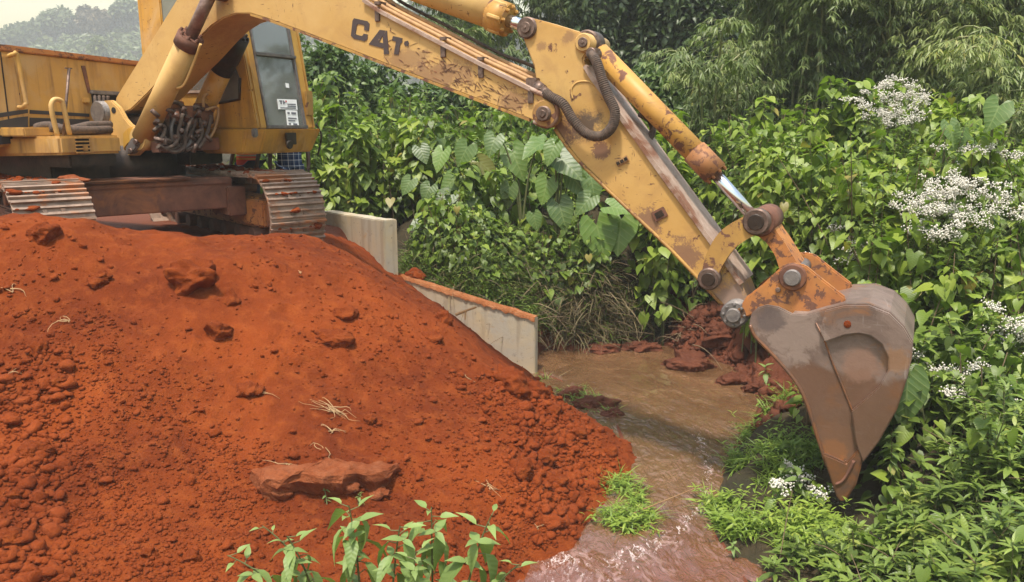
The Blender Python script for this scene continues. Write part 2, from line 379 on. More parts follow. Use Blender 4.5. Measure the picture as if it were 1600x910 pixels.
def mound_z(X, Y, fine=True):
    z = tps_eval(mound_tps, X, Y)
    flat_ = sstep(8.3, 7.2, np.asarray(Y) + 0.25 * np.asarray(X) + 1.0)
    z = z + (0.09 * fbm(X, Y, 1.1, 3) + 0.055 * fbm(X + 5, Y, 3.4, 3)) * (0.45 + 0.55 * flat_)
    if fine:
        z = z + (0.010 + 0.022 * np.clip(0.5 + 2 * fbm(X + 9, Y, 0.8, 2), 0, 1)) * np.abs(fbm(X, Y + 3, 7.0, 2, 0.6)) * 1.3 + 0.012 * fbm(X, Y, 12.0, 2, 0.6)
        z = z + 0.018 * np.clip(1 - np.abs(fbm(X + 2, Y, 2.6, 3)) * 4, 0, 1) ** 3
        # rough, lumpy slip towards the water; smoother scraped chute in the middle
        lump = sstep(-1.2, 1.0, np.asarray(X) - 0.25 * (np.asarray(Y) - 6))
        z = z + lump * 0.07 * np.clip(fbm(X, Y, 5.5, 3, 0.6), 0, 1)
    return z

WALL = [(P(500, 330, 11.3), P(599, 345, 9.95)), (P(622, 430, 10.15), P(836, 497, 9.35))]
# stream outline on the water plane
right_edge = [PZ(*a, 0) for a in [(760, 530), (850, 546), (930, 545), (985, 534), (1035, 530), (1062, 556), (1110, 560), (1150, 575), (1178, 612), (1215, 655), (1172, 672), (1140, 715), (1118, 770), (1115, 830), (1150, 870), (1175, 925)]]
right_edge = [Vector((-2.15, 11.8, 0)), Vector((-1.36, 10.45, 0)), P(720, 470, 10.05), P(815, 497, 9.72)] + right_edge[1:] + [Vector((1.1, 3.4, 0)), Vector((0.8, 2.2, 0)), Vector((0.6, -3, 0))]
left_edge = [Vector((-1.9, -3, 0)), Vector((-0.9, 2.4, 0)), PZ(800, 925, 0), PZ(845, 880, 0), PZ(930, 800, 0), PZ(975, 720, 0), PZ(960, 655, 0), PZ(875, 595, 0), PZ(835, 578, 0), P(800, 520, 9.48), P(720, 470, 9.78), Vector((-1.47, 10.25, 0)), Vector((-2.3, 11.7, 0))]
RE = np.array([v[:2] for v in right_edge]); LE = np.array([v[:2] for v in left_edge])
POLY = np.vstack([RE, LE])
def seg_dist(X, Y, pl):
    best = np.full(np.shape(X), 1e9)
    for a, b in zip(pl[:-1], pl[1:]):
        d = b - a; t = np.clip(((X - a[0]) * d[0] + (Y - a[1]) * d[1]) / (d @ d), 0, 1)
        best = np.minimum(best, np.hypot(X - a[0] - t * d[0], Y - a[1] - t * d[1]))
    return best
def inside(X, Y, pl=POLY):
    r = np.zeros(np.shape(X), bool); n = len(pl)
    for i in range(n):
        a = pl[i]; b = pl[(i + 1) % n]
        c = ((a[1] > Y) != (b[1] > Y)) & (X < (b[0] - a[0]) * (Y - a[1]) / (b[1] - a[1] + 1e-12) + a[0])
        r ^= c
    return r
def bank_d(X, Y): return seg_dist(X, Y, RE)
def ground_parts(X, Y):
    X = np.asarray(X, float); Y = np.asarray(Y, float)
    ins = inside(X, Y); dr = seg_dist(X, Y, RE); dl = seg_dist(X, Y, LE)
    right = (~ins) & (dr <= dl + 1e-6)
    cut = 0.60 * sstep(7.4, 8.8, Y) * sstep(3.0, 1.6, X) * sstep(0.7, 1.3, X)      # the freshly dug bank
    zr = (0.10 + 0.22 * sstep(5.5, 7.5, Y) + cut) * sstep(0.0, 0.35, dr) + (0.70) * sstep(0.2, 2.2, dr) + 0.45 * sstep(2, 5, dr)
    zr = zr + 0.10 * fbm(X, Y, 1.5, 4) * sstep(0, 0.3, dr) + 0.10 * fbm(X, Y, 5, 3) * sstep(0, 0.15, dr) * sstep(1.2, 0.4, dr)
    wa, wb = WALL[1]; wd = np.array([wb.x - wa.x, wb.y - wa.y]); wl2 = wd @ wd
    tw = ((X - wa.x) * wd[0] + (Y - wa.y) * wd[1]) / wl2; sw = ((X - wa.x) * -wd[1] + (Y - wa.y) * wd[0]) / math.sqrt(wl2)
    wtop = wa.z + (wb.z - wa.z) * np.clip(tw, 0, 1)
    fill = (wtop - 0.10) * sstep(1.02, 0.55, tw) * sstep(-0.9, 0.0, tw + 0.4) * sstep(0.05, 0.3, sw) + 0.12 * sstep(.3, 2, sw)
    zr = np.where((sw > 0) & (tw < 1.1) & (tw > -1.6), np.maximum(zr, fill), zr)
    zr = zr + 0.50 * sstep(9.5, 10.2, Y) * sstep(0.05, 0.8, dr) * sstep(2.6, 1.8, X)
    zr = zr * (1 - 0.85 * np.exp(-((X - 2.45) / .55) ** 2 - ((Y - 5.45) / .6) ** 2))
    zin = -0.35 * sstep(0, 0.5, np.minimum(dr, dl))
    z = np.where(ins, zin, np.where(right, zr, -0.4))
    road = sstep(0.0, 0.9, -(X - (-1.35)) * 0.72 + (Y - 9.6) * 0.12) * sstep(8.0, 9.2, Y + 0.0 * X)
    z = np.where((~ins) & (~right), np.maximum(z, -0.4 + 2.0 * road), z)
    # bank the viewer stands on
    near = sstep(3.3, 0.8, Y) * sstep(1.3, 0.2, X + 0.1 * Y)
    z = np.maximum(z, -0.4 + 1.55 * near + 0.04 * fbm(X, Y, 3, 3))
    far = sstep(12, 60, Y)
    z = z + far * 0.8
    hill = 40 * np.exp(-((X + 100) / 150) ** 2 - ((Y - 350) / 92) ** 2) + 20 * np.exp(-((X - 90) / 180) ** 2 - ((Y - 400) / 110) ** 2)
    z = z + hill + sstep(60, 200, Y) * 2.4 * fbm(X, Y, 0.025, 3)
    rough_ = right * sstep(6.9, 7.5, Y) * sstep(11.2, 10.4, Y) * sstep(1.5, .6, dr) * sstep(0.0, 0.12, dr) * sstep(.2, .8, X)
    z = z + rough_ * (0.30 * fbm(X, Y, 1.9, 3) + 0.16 * np.abs(fbm(X + 3, Y, 5.0, 3, .6)) + 0.035 * fbm(X, Y, 16, 2))
    mud = np.where(right, sstep(1.2, 0.05, dr) * sstep(6.8, 7.6, Y) * sstep(11.4, 10.4, Y), 0.0)
    mud = np.maximum(mud, np.where(~ins & ~right, 1.0, 0.0) * sstep(20, 14, Y))
    mud = np.maximum(mud, np.where(ins, 0.8, 0.0))
    return z, mud
def ground_z(X, Y): return ground_parts(X, Y)[0]

def axis(*segs):
    out = []
    for a, b, st in segs: out += list(np.arange(a, b - 1e-9, st))
    out.append(segs[-1][1]); return np.array(out)
def grid_mesh(name, xs, ys, zf, keep=None, attr=None):
    XX, YY = np.meshgrid(xs, ys); Z = zf(XX, YY)
    nx, ny = len(xs), len(ys)
    V = np.stack([XX.ravel(), YY.ravel(), Z.ravel()], 1)
    i = np.arange(nx - 1)[None] + nx * np.arange(ny - 1)[:, None]; i = i.ravel()
    F = np.stack([i, i + 1, i + 1 + nx, i + nx], 1)
    if keep is not None:
        k = keep(XX, YY, Z).ravel(); F = F[k[F].any(1)]
        used = np.unique(F); remap = np.full(len(V), -1); remap[used] = np.arange(len(used)); V = V[used]; F = remap[F]
    return np_mesh(name, V, F, attr(V) if attr else None)

gx = axis((-700, -60, 20), (-60, -12, 2), (-12, -4, 0.3), (-4, 0.1, 0.06), (0.1, 3.2, 0.028), (3.2, 5, 0.06), (5, 12, 0.3), (12, 60, 2), (60, 700, 20))
gy = axis((-20, 1, 0.8), (1, 3.5, 0.2), (3.5, 6.6, 0.06), (6.6, 11.0, 0.030), (11.0, 12.5, 0.06), (12.5, 20, 0.4), (20, 110, 2), (110, 460, 5), (460, 800, 25))
me = grid_mesh('ground', gx, gy, ground_z, None, lambda V: {'mud': ('FLOAT', ground_parts(V[:, 0], V[:, 1])[1])})
tag(link('ground', me, M['ground']), kind='structure')

mx = np.arange(-8, 1.6, 0.022); my = np.arange(2.4, 11.5, 0.022)
def mound_keep(X, Y, Z):
    a, b = WALL[1]; d = (b - a); nrm = Vector((-d.y, d.x, 0)).normalized()
    s1 = (X - a.x) * nrm.x + (Y - a.y) * nrm.y
    a2, b2 = WALL[0]; d2 = (b2 - a2); n2 = Vector((-d2.y, d2.x, 0)).normalized()
    s2 = (X - a2.x) * n2.x + (Y - a2.y) * n2.y
    k = Z > -0.25
    k &= ~((s1 > 0.10) & (X > a.x)); k &= ~((s2 > 0.10) & (X <= a.x) & (X > a2.x))
    k &= ~((X <= a2.x) & (Y > 10.9 + 0.15 * np.sin(X * 5)))
    return k
me = grid_mesh('soil_mound', mx, my, mound_z, mound_keep)
tag(link('soil_mound', me, M['soil']), kind='structure')

# ------------------------------------------------------------------ water
def water_mat():
    n = NT('muddy_stream_water'); v = n.pos()
    f = n.noise(v, 1.4, 5, 0.6, 1.0)
    c = n.mix(n.ramp(f, [(0.35, 0.0), (0.65, 1.0)]), (0.115, 0.058, 0.026), (0.180, 0.094, 0.044))
    at = n.n('ShaderNodeAttribute'); at.attribute_name = 'redwash'
    c = n.mix(at.outputs['Fac'], c, (0.150, 0.050, 0.030))
    fo = n.n('ShaderNodeAttribute'); fo.attribute_name = 'foam_sheen'
    mp = n.n('ShaderNodeMapping'); mp.inputs['Scale'].default_value = (1, 0.45, 1); mp.inputs['Rotation'].default_value = (0, 0, 0.15)
    n.l(v, mp.inputs['Vector'])
    ff = n.noise(mp.outputs['Vector'], 26, 7, 0.74, 1.2)
    fm = n.ramp(n.math('ADD', ff, n.math('MULTIPLY', n.math('SUBTRACT', fo.outputs['Fac'], 1.0), 0.32)), [(0.515, 0.0), (0.60, 0.95)])
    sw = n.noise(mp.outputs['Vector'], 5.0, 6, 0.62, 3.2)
    sheen_mask = n.math('MULTIPLY', n.ramp(sw, [(0.53, 0.0), (0.62, 0.7)]), n.ramp(fo.outputs['Fac'], [(0.12, 0.0), (0.7, 1.0)]))
    c = n.mix(sheen_mask, c, (0.34, 0.20, 0.17))  # pinkish swirls put the sky's sheen into the water colour, beside real foam
    c = n.mix(fm, c, (0.56, 0.46, 0.43))
    h1 = n.noise(mp.outputs['Vector'], 9.0, 4, 0.55, 1.6); h2 = n.noise(mp.outputs['Vector'], 22, 3, 0.5, 0.6)
    h = n.math('ADD', n.math('MULTIPLY', h1, 1.0), n.math('MULTIPLY', h2, 0.3))
    rr = n.mix(fm, (0.07, 0.07, 0.07), (0.6, 0.6, 0.6))
    m_ = n.bsdf(c, rr, 0.0, n.bump(h, 0.85, 0.05), 1.0); n.b.inputs['Coat Weight'].default_value = 0.6; n.b.inputs['Coat Roughness'].default_value = 0.05; n.b.inputs['Coat IOR'].default_value = 1.5
    return m_
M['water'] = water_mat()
def water_attr(V):
    x, y = V[:, 0], V[:, 1]
    line = np.array([P0[:2] for P0 in [PZ(1085, 670, 0), PZ(1098, 700, 0), PZ(1108, 740, 0), PZ(1095, 790, 0), PZ(1060, 830, 0), PZ(960, 880, 0), PZ(860, 905, 0)]])
    d = seg_dist(x, y, line)
    wd = 0.12 + 0.42 * sstep(5.6, 4.3, y)
    foam_sheen = np.exp(-(d / wd) ** 2) * (.92 + .25 * fbm(x, y, 1.7, 2))
    c2 = PZ(875, 875, 0); foam_sheen = np.maximum(foam_sheen, 1.1 * np.exp(-(((x - c2.x) / 0.30) ** 2 + ((y - c2.y) / 0.25) ** 2)))
    e = seg_dist(x, y, LE); foam_sheen = np.maximum(foam_sheen, 0.45 * sstep(0.25, 0.0, e))
    foam_sheen = np.maximum(foam_sheen, 0.30 * sstep(9, 6, y))
    red = sstep(6.5, 4.6, y) * 0.85
    return {'foam_sheen': ('FLOAT', foam_sheen), 'redwash': ('FLOAT', red)}
def water_z(X, Y):
    U_ = X * 0.95 + Y * 0.3; V_ = Y * 0.95 - X * 0.3
    return 0.014 * fbm(X, Y * 0.7, 2.6, 2) + 0.012 * fbm(U_ * 1.0, V_ * 0.42, 6.0, 2) + 0.004 * fbm(U_, V_ * 0.5, 15, 1)
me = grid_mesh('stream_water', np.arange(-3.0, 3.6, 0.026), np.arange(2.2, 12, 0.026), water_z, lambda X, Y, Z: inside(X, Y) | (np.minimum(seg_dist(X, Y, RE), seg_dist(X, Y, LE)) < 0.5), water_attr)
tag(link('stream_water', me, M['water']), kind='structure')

# ------------------------------------------------------------------ clods
def ico(sub):
    bm = bmesh.new(); bmesh.ops.create_icosphere(bm, subdivisions=sub, radius=1)
    V = np.array([v.co[:] for v in bm.verts]); F = np.array([[v.index for v in f.verts] for f in bm.faces]); bm.free()
    return V, F
ICO1 = ico(1); ICO2 = ico(2); ICO3 = ico(3); ICO4 = ico(4); ICO5 = ico(5)
def rot_rand(g):
    q = g.normal(size=4); q /= np.linalg.norm(q); w, x, y, z = q
    return np.array([[1 - 2 * (y * y + z * z), 2 * (x * y - z * w), 2 * (x * z + y * w)], [2 * (x * y + z * w), 1 - 2 * (x * x + z * z), 2 * (y * z - x * w)], [2 * (x * z - y * w), 2 * (y * z + x * w), 1 - 2 * (x * x + y * y)]])
def lump(tmpl, g, rough=0.22, chop=5):
    V = tmpl[0].copy()
    for k in range(chop):                       # planar chips make it angular
        d = g.normal(size=3); d /= np.linalg.norm(d); t = g.uniform(0.55, 0.85)
        s = V @ d; V = V - np.outer(np.maximum(s - t, 0), d)
    for k in range(7):
        d = g.normal(size=3) * g.uniform(1.2, 6); V = V * (1 + rough / (k + 1.5) * np.sin(V @ d + g.uniform(0, 6)))[:, None]
    return V @ rot_rand(g).T
def clod_object(name, p, size, g, label=None, cat='clod', group=None, mat=None, tmpl=ICO3, sq=(1, 1, 0.72), rough=0.22, crag=0.0, chop=5):
    V = lump(tmpl, g, rough, chop) * np.array(sq) * size
    n = fbm(V[:, 0] * 1.0 + p[0] * 7, V[:, 1] + V[:, 2] * 1.7, 7 / max(size, 0.05) * 0.16, 4, 0.6)
    V = V * (1 + 0.28 * n)[:, None]
    if crag:
        U_ = V / np.linalg.norm(V, axis=1, keepdims=True)
        for f_, a_ in ((2.3, 1.0), (5.1, .55), (11, .32), (23, .16)):
            q = vnoise(U_[:, 0] * f_ + p[0] * 9, U_[:, 1] * f_ + U_[:, 2] * f_ * 1.3 + 4) + vnoise(U_[:, 2] * f_ + 7, U_[:, 0] * f_ * 1.2 + p[1] * 5)
            V = V * (1 + crag * a_ * q)[:, None]
    me = np_mesh(name, V, tmpl[1])
    o = link(name, me, mat or M['clod'], None, p)
    tag(o, label, cat, group); return o
def on_mound(px, py):
    """where the sight line through a spot of the survey meets the mound"""
    d = ray(px, py); ts = np.arange(2.5, 12, 0.01)
    X = d.x * ts; Y = d.y * ts; Z = EYE + d.z * ts
    m = mound_z(X, Y, False); k = np.argmax(Z < m)
    return Vector((X[k], Y[k], float(m[k])))
g = np.random.default_rng(5)
big = [  # px, py, radius in px, label
    (305, 418, 44, 'large rounded red clod in the soil just below the digger', (1.3, .9, .65)),
    (362, 462, 17, 'small upright red clod right below the largest rounded clod', (.8, .8, 1.1)),
    (338, 512, 23, 'angular red clod alone in the smooth upper slope of the mound', (1, .9, .9)),
    (540, 482, 20, 'red clod on the mound slope left of the concrete wing wall', (1, .9, .9)),
    (525, 517, 26, 'flat half buried red clod below the clod beside the wing wall', (1.6, .9, .5)),
    (150, 436, 17, 'rounded red clod below the left crawler track', (1, 1, .8)),
    (158, 430, 15, 'dusty red clod touching the rounded clod below the left track', (1, 1, .8)),
    (66, 540, 18, 'wedge shaped red clod on the left edge of the slope', (.8, .8, 1.2)),
    (90, 590, 21, 'pale flat topped red clod below the wedge shaped clod', (1.2, 1, .6)),
    (68, 358, 24, 'broad red clod on the crest in front of the left crawler track', (1.4, .9, .7)),
    (796, 585, 36, 'biggest rough red boulder of soil at the foot of the wing wall', (1.15, .9, .9)),
    (838, 605, 24, 'rough red clod right of the soil boulder by the wall end', (1, 1, .8)),
    (692, 494, 18, 'dark edged red clod on the ridge against the wing wall', (1, .8, 1)),
    (672, 520, 17, 'red clod just below the ridge beside the wing wall', (1.2, .9, .7)),
    (852, 711, 19, 'pale smooth red clod in the rubble near the water', (1, .9, .8)),
    (867, 746, 24, 'largest pale clod in the rubble, nearest the water weeds', (1.3, .9, .7)),
    (812, 730, 24, 'tall dark red clod in the rubble left of the pale clods', (.8, .8, 1.2)),
    (866, 640, 16, 'red clod in the middle of the rubble slope', (1.1, .9, .8)),
    (905, 672, 15, 'red clod high on the rubble beside the stream edge', (1.1, .9, .7)),
    (952, 700, 14, 'wet dark red clod at the tip of the rubble in the stream', (1.2, 1, .7)),
    (58, 700, 24, 'pale flat red clod among the loose lumps at the far left', (1.3, 1, .6)),
    (22, 770, 17, 'red clod at the left edge of the picture in the loose lumps', (1.2, 1, .7)),
    (18, 835, 25, 'broad dark red clod at the lower left edge', (1.3, 1, .7)),
    (232, 862, 14, 'lone small red clod on the lower left slope', (1.1, 1, .8)),
    (300, 868, 14, 'lone red clod beside the foreground sapling', (1.2, 1, .8)),
    (90, 800, 14, 'small red clod below the pale flat one at the left', (1, 1, .8)),
    (578, 655, 11, 'small dark red clod beside the dry root tuft', (1, 1, .9)),
    (390, 600, 20, 'half buried red clod in the middle of the slope', (1.2, 1, .5)),
    (640, 432, 14, 'red clod lying on top of the wing wall beside the headwall', (1.6, .8, .6)),
]
for px, py, r, lab, sq in big:
    p = on_mound(px, py + r * 0.5)
    if 'on top of the wing' in lab: p = P(648, 432, 10.2)
    s = r * p.y / FPX * .95
    p = p + Vector((0, 0, s * (0.02 if py < 620 and r > 15 else .2)))
    clod_object('soil_clod', p, s, g, lab, 'soil clod', None, M['soil'], ICO5 if r > 20 else ICO4, (sq[0] * .5 + .5, sq[1] * .5 + .5, sq[2] * .6 + .36), 0.14, 0.15, 3)
lo = on_mound(520, 757)
# cracked slab of packed soil (traced plan, real thickness)
def slab():
    top = [(396, 750), (400, 730), (440, 716), (470, 712), (500, 700), (560, 690), (596, 696), (614, 716), (622, 742), (606, 764), (585, 772), (560, 766), (535, 774), (505, 776), (470, 768), (440, 782), (410, 778)]
    base = on_mound(510, 740); V = []; F = []; n = len(top); K = 7
    nrm = Vector((0.1, -0.45, 0.9)).normalized()
    gg = np.random.default_rng(8)
    pts = [on_mound(*p) for p in top]; c = sum(pts, Vector()) / n
    rings = [(1.0, -0.10), (1.0, 0.00), (1.0, 0.055), (0.93, 0.075), (0.7, 0.085), (0.4, 0.085), (0.12, 0.08)]
    for k, (s, h) in enumerate(rings):
        for i, p in enumerate(pts):
            front = 2.3 if top[i][1] > 755 else (1.5 if top[i][1] > 735 else .2)
            q = c + (p - c) * s + nrm * ((h * front if h > 0 else h) + gg.normal() * 0.008 - (.035 if top[i][1] <= 735 else 0)) + Vector((gg.normal() * 0.012, gg.normal() * 0.012, 0))
            V.append(q - base)
    for k in range(K - 1):
        for i in range(n): F.append((k * n + i, k * n + (i + 1) % n, (k + 1) * n + (i + 1) % n, (k + 1) * n + i))
    F.append(tuple(range((K - 1) * n, K * n)))
    me = bpy.data.meshes.new('soil_slab'); me.from_pydata([tuple(v) for v in V], [], F)
    o = link('soil_slab', me, M['slab'], None, base)
    sd = o.modifiers.new('s', 'SUBSURF'); sd.levels = 2; sd.render_levels = 2; sd.subdivision_type = 'SIMPLE'
    tx = bpy.data.textures.new('slab_noise', 'CLOUDS'); tx.noise_scale = 0.09; tx.noise_depth = 4
    dm = o.modifiers.new('d', 'DISPLACE'); dm.texture = tx; dm.strength = 0.055; dm.texture_coords = 'LOCAL'
    tag(o, 'pale cracked slab of packed soil low on the mound above the saplings', 'soil slab')
slab()
for px, py, r, lab in [(545, 768, 15, 'tilted flake of packed soil broken off the slab front'), (590, 775, 13, 'dark chunk of packed soil at the right end of the slab'), (430, 772, 17, 'rounded chunk of packed soil at the left end of the slab')]:
    p = on_mound(px, py); clod_object('soil_chunk', p + Vector((0, -0.02, 0.03)), r * p.y / FPX * 1.2, g, lab, 'soil chunk', None, M['slab'], ICO3, (1.3, .8, .7), 0.2)

def crumbs(N, g):
    pos = []; sz = []
    while len(pos) < N:
        k = 6000
        px = g.uniform(-20, 990, k); py = g.uniform(340, 920, k)
        dens = 0.10 + 0.0 * px
        dens = dens + 0.9 * np.exp(-((px - 860 - (py - 700) * 0.35) / 85) ** 2) * (py > 590)
        dens = dens + 0.55 * (px < 130 + 0.1 * py) * (py > 500) * (0.4 + np.clip(fbm(px, py, 0.02, 3) * 2, 0, 1))
        dens = dens + 0.32 * (py > 560) * np.exp(-((px - 300) / 160) ** 2)
        dens = (dens + 0.30 * np.clip(fbm(px + 50, py, 0.012, 3) * 3, 0, 1)) * (1 - .8 * np.exp(-((px - 300 - (py - 450) * .5) / 150) ** 2) * (py < 700))
        dens = dens + 0.25 * np.exp(-((px - 680 - (py - 600) * 0.3) / 120) ** 2)
        ok = g.random(k) < dens * 0.8
        px, py = px[ok], py[ok]
        for a, b in zip(px, py):
            if len(pos) >= N: break
            d = ray(a, b); t = np.linspace(2.8, 9.8, 90) + g.random() * 0.0787; X = d.x * t; Y = d.y * t; Z = EYE + d.z * t
            m = crumb_lut(X, Y); j = np.argmax(Z < m)
            if j == 0: continue
            if m[j] < 0.02: continue
            heavy = math.exp(-((a - 865 - (b - 700) * 0.35) / 80) ** 2) * (b > 590) + 0.8 * (a < 110) * (b > 560)
            s = (0.0045 + 0.008 * g.exponential(0.55)) * (1 + 2.0 * min(1, heavy) * g.random() ** 1.5)
            pos.append((X[j], Y[j])); sz.append(min(s, 0.055))
    return np.array(pos), np.array(sz)
_lx = np.arange(-8, 2.5, 0.08); _ly = np.arange(2, 11.5, 0.08); _LX, _LY = np.meshgrid(_lx, _ly); _LZ = mound_z(_LX, _LY, False)
def crumb_lut(X, Y):
    i = np.clip(((X + 8) / 0.08).astype(int), 0, len(_lx) - 1); j = np.clip(((Y - 2) / 0.08).astype(int), 0, len(_ly) - 1)
    return _LZ[j, i]
pos, sz = crumbs(15000, g)
zz = mound_z(pos[:, 0], pos[:, 1])
variants = [lump(ICO1, g, 0.3, 4) for _ in range(24)]; variants2 = [lump(ICO2, g, 0.25, 6) for _ in range(24)]
Vs, Fs, off = [], [], 0
for i in range(len(pos)):
    tm, vv = (ICO2, variants2) if sz[i] > 0.022 else (ICO1, variants)
    V = vv[i % 24] * sz[i] * np.array([1, 1, 0.8]) * g.uniform(0.8, 1.25, 3) + np.array([pos[i, 0], pos[i, 1], zz[i] + sz[i] * 0.3])
    Vs.append(V); Fs.append(tm[1] + off); off += len(V)
me = np_mesh('soil_crumbs', np.vstack(Vs), np.vstack(Fs), None, True)
tag(link('soil_crumbs', me, M['clod']), 'loose red soil crumbs scattered over the mound', 'soil crumbs', None, 'stuff')

clod_object('soil_clod', P(114, 280, 7.95), .10, g, 'orange clod of soil resting on top of the left crawler track', 'soil clod', None, M['slab'], ICO4, (1.6, 1.2, .45), 0.14, 0.15, 3)
# mud lumps on the dug bank
for px, py, r, lab, sq in [(1075, 548, 30, 'smooth wet mud lump at the water line of the dug bank', (1.5, 1, .6)), (1060, 500, 34, 'dark clawed mud mass on the dug bank below the stick', (1.3, 1, 1)), (1105, 485, 38, 'tall red mud mass right below the stick end', (1.1, 1, 1.2)),
        (1150, 575, 24, 'orange mud lump on the water edge left of the bucket', (1.5, 1, .6)), (1165, 525, 30, 'broken mud lump on the bank behind the bucket edge', (1.2, 1, .9)), (1000, 525, 22, 'low mud lump at the far water edge below the dry brush', (1.8, 1, .5)),
        (1130, 535, 26, 'red mud lump between the stick end and the stream', (1.2, 1, .8)), (940, 528, 20, 'dark mud lump at the far water edge near the wing wall', (1.8, 1, .5)), (1190, 590, 22, 'crumbling mud lump with roots beside the bucket', (1.2, 1, .8)),
        (930, 612, 20, 'dark muddy root lump on the water edge at the foot of the rubble', (1.6, 1, .8)), (895, 598, 16, 'small muddy lump in the water weeds beside the wing wall', (1.4, 1, .8)), (955, 628, 14, 'outermost muddy lump at the water edge by the rubble', (1.4, 1, .7))]:
    p = PZ(px, py + r * 0.4, 0.10); s = r * p.y / FPX * .95; p.z = max(0, float(ground_z(np.array([p.x]), np.array([p.y]))[0])) + s * .05
    clod_object('mud_lump', p, s, g, lab, 'mud lump', None, M['mud'], ICO5, sq, 0.14, 0.24, 2)

mp_, ms_ = [], []
while len(mp_) < 1500:
    x_, y_ = g.uniform(.2, 2.9), g.uniform(6.9, 10.9)
    z_, m_ = ground_parts(np.array([x_]), np.array([y_]))
    if z_[0] < .0 or m_[0] < .35 or inside(np.array([x_]), np.array([y_]))[0]: continue
    mp_.append((x_, y_, z_[0])); ms_.append(.012 + .022 * g.exponential(.8))
Vs, Fs, off = [], [], 0
for (x_, y_, z_), s_ in zip(mp_, ms_):
    V = variants2[int(g.integers(24))] * min(s_, .11) * g.uniform(.75, 1.3, 3) + np.array([x_, y_, z_ + s_ * .2]); Vs.append(V); Fs.append(ICO2[1] + off); off += len(V)
tag(link('mud_crumbs', np_mesh('mud_crumbs', np.vstack(Vs), np.vstack(Fs)), M['mud']), 'crumbled wet red earth on the dug stream bank', 'mud crumbs', None, 'stuff')
# ------------------------------------------------------------------ concrete walls
def wall(name, a, b, zb, thick, label):
    d = Vector((b.x - a.x, b.y - a.y, 0)); n = Vector((-d.y, d.x, 0)).normalized() * thick
    base = Vector((a.x, a.y, zb)); mb = MB(); A, B = [], []
    N = 14
    for i in range(N + 1):
        t = i / N; q = a.lerp(b, t); A.append(Vector((q.x, q.y, q.z + random.uniform(-.006, .006))) - base)
    lowA = [Vector((b.x, b.y, zb)) - base, Vector((a.x, a.y, zb)) - base]
    A = A + lowA; B = [v + n for v in A]
    mb.loft(A, B); return tag(mb.build(name, M['concrete'], None, 0.012, 2, base), label, 'concrete wall')
wall('headwall', WALL[0][0], WALL[0][1], -0.3, 0.20, 'tall grey concrete headwall block beside the right crawler track')
ww = wall('wing_wall', WALL[1][0], WALL[1][1], -0.4, 0.10, 'low sloping concrete wing wall running down to the stream')
a, b = WALL[1]; d = Vector((b.x - a.x, b.y - a.y, 0)); n_ = Vector((-d.y, d.x, 0)).normalized()
base = Vector((a.x, a.y, -0.4))
V = []; F = []; N = 90
gg = np.random.default_rng(21)
for i in range(N + 1):
    t = i / N; q = a.lerp(b, t); top = 0.002 + 0.022 * max(0, .2 + vnoise(i * .09, 5.5) * 1.6) + 0.010 * (vnoise(i * 0.31, 3.3) + .5) + 0.006 * gg.random()
    for s, h in ((-0.012 - 0.01 * gg.random(), -0.03 - 0.03 * (vnoise(i * 0.5, 9.3) + .5)), (-0.008, top * 0.6), (0.03, top), (0.07, top * 0.9), (0.108, 0.0)):
        V.append(q + n_ * s + Vector((0, 0, h)) - base)
for i in range(N):
    for j in range(4): F.append((i * 5 + j, i * 5 + j + 1, (i + 1) * 5 + j + 1, (i + 1) * 5 + j))
me = np_mesh('soil_crust', np.array([v[:] for v in V]), np.array(F)); link('soil_crust', me, M['crust'], ww)
# ------------------------------------------------------------------ excavator
AH = R(63.0); AT = R(42.0)
CX = Vector((-4.65, 9.60, 1.50))
FV = Vector((math.sin(AH), -math.cos(AH), 0)); UV_ = Vector((math.cos(AH), math.sin(AH), 0))
O_ = Vector((0, 0, EYE))
def _hit(px, py, pt, nrm):
    d = ray(px, py); return O_ + d * ((pt - O_).dot(nrm) / d.dot(nrm))
def pl(px, py, l):                      # survey spot on a lengthwise plane -> (forward, height)
    w = _hit(px, py, CX + UV_ * l, UV_) - CX; return (w.dot(FV), w.z)
def pf(px, py, f):                      # survey spot on a crosswise plane -> (left, height)
    w = _hit(px, py, CX + FV * f, FV) - CX; return (w.dot(UV_), w.z)
def pl3(px, py, l): f, h = pl(px, py, l); return Vector((f, l, h))
def pf3(px, py, f): l, h = pf(px, py, f); return Vector((f, l, h))

EX = empty('excavator', CX, math.atan2(FV.y, FV.x))
tag(EX, 'old yellow tracked excavator with rusty digging bucket, standing on the red soil mound', 'excavator')

# ---- undercarriage (its own frame is turned against the house)
DT = AT - AH
RT = Matrix.Rotation(DT, 4, 'Z')
TL, TH, TW, TR = 4.05, 0.92, 0.66, 0.46       # track length, height, shoe width, end radius
def track_path(n):
    st = TL - 2 * TR; per = 2 * st + 2 * math.pi * TR; out = []
    for i in range(n):
        s = (i / n) * per
        if s < st: p = (-st / 2 + s, TH); a = 0.0
        elif s < st + math.pi * TR:
            q = (s - st) / TR; p = (st / 2 + TR * math.sin(q), TR + TR * math.cos(q)); a = -q
        elif s < 2 * st + math.pi * TR: p = (st / 2 - (s - st - math.pi * TR), 0.0); a = -math.pi
        else:
            q = (s - 2 * st - math.pi * TR) / TR; p = (-st / 2 - TR * math.sin(q), TR - TR * math.cos(q)); a = -math.pi - q
        out.append((p[0], p[1], a))
    return out, per / n
OFF = Vector((0.04, 0.0, 0))                  # undercarriage centre against the swing axis
def tloc(s, w, h): return OFF + RT @ Vector((s, w, h))
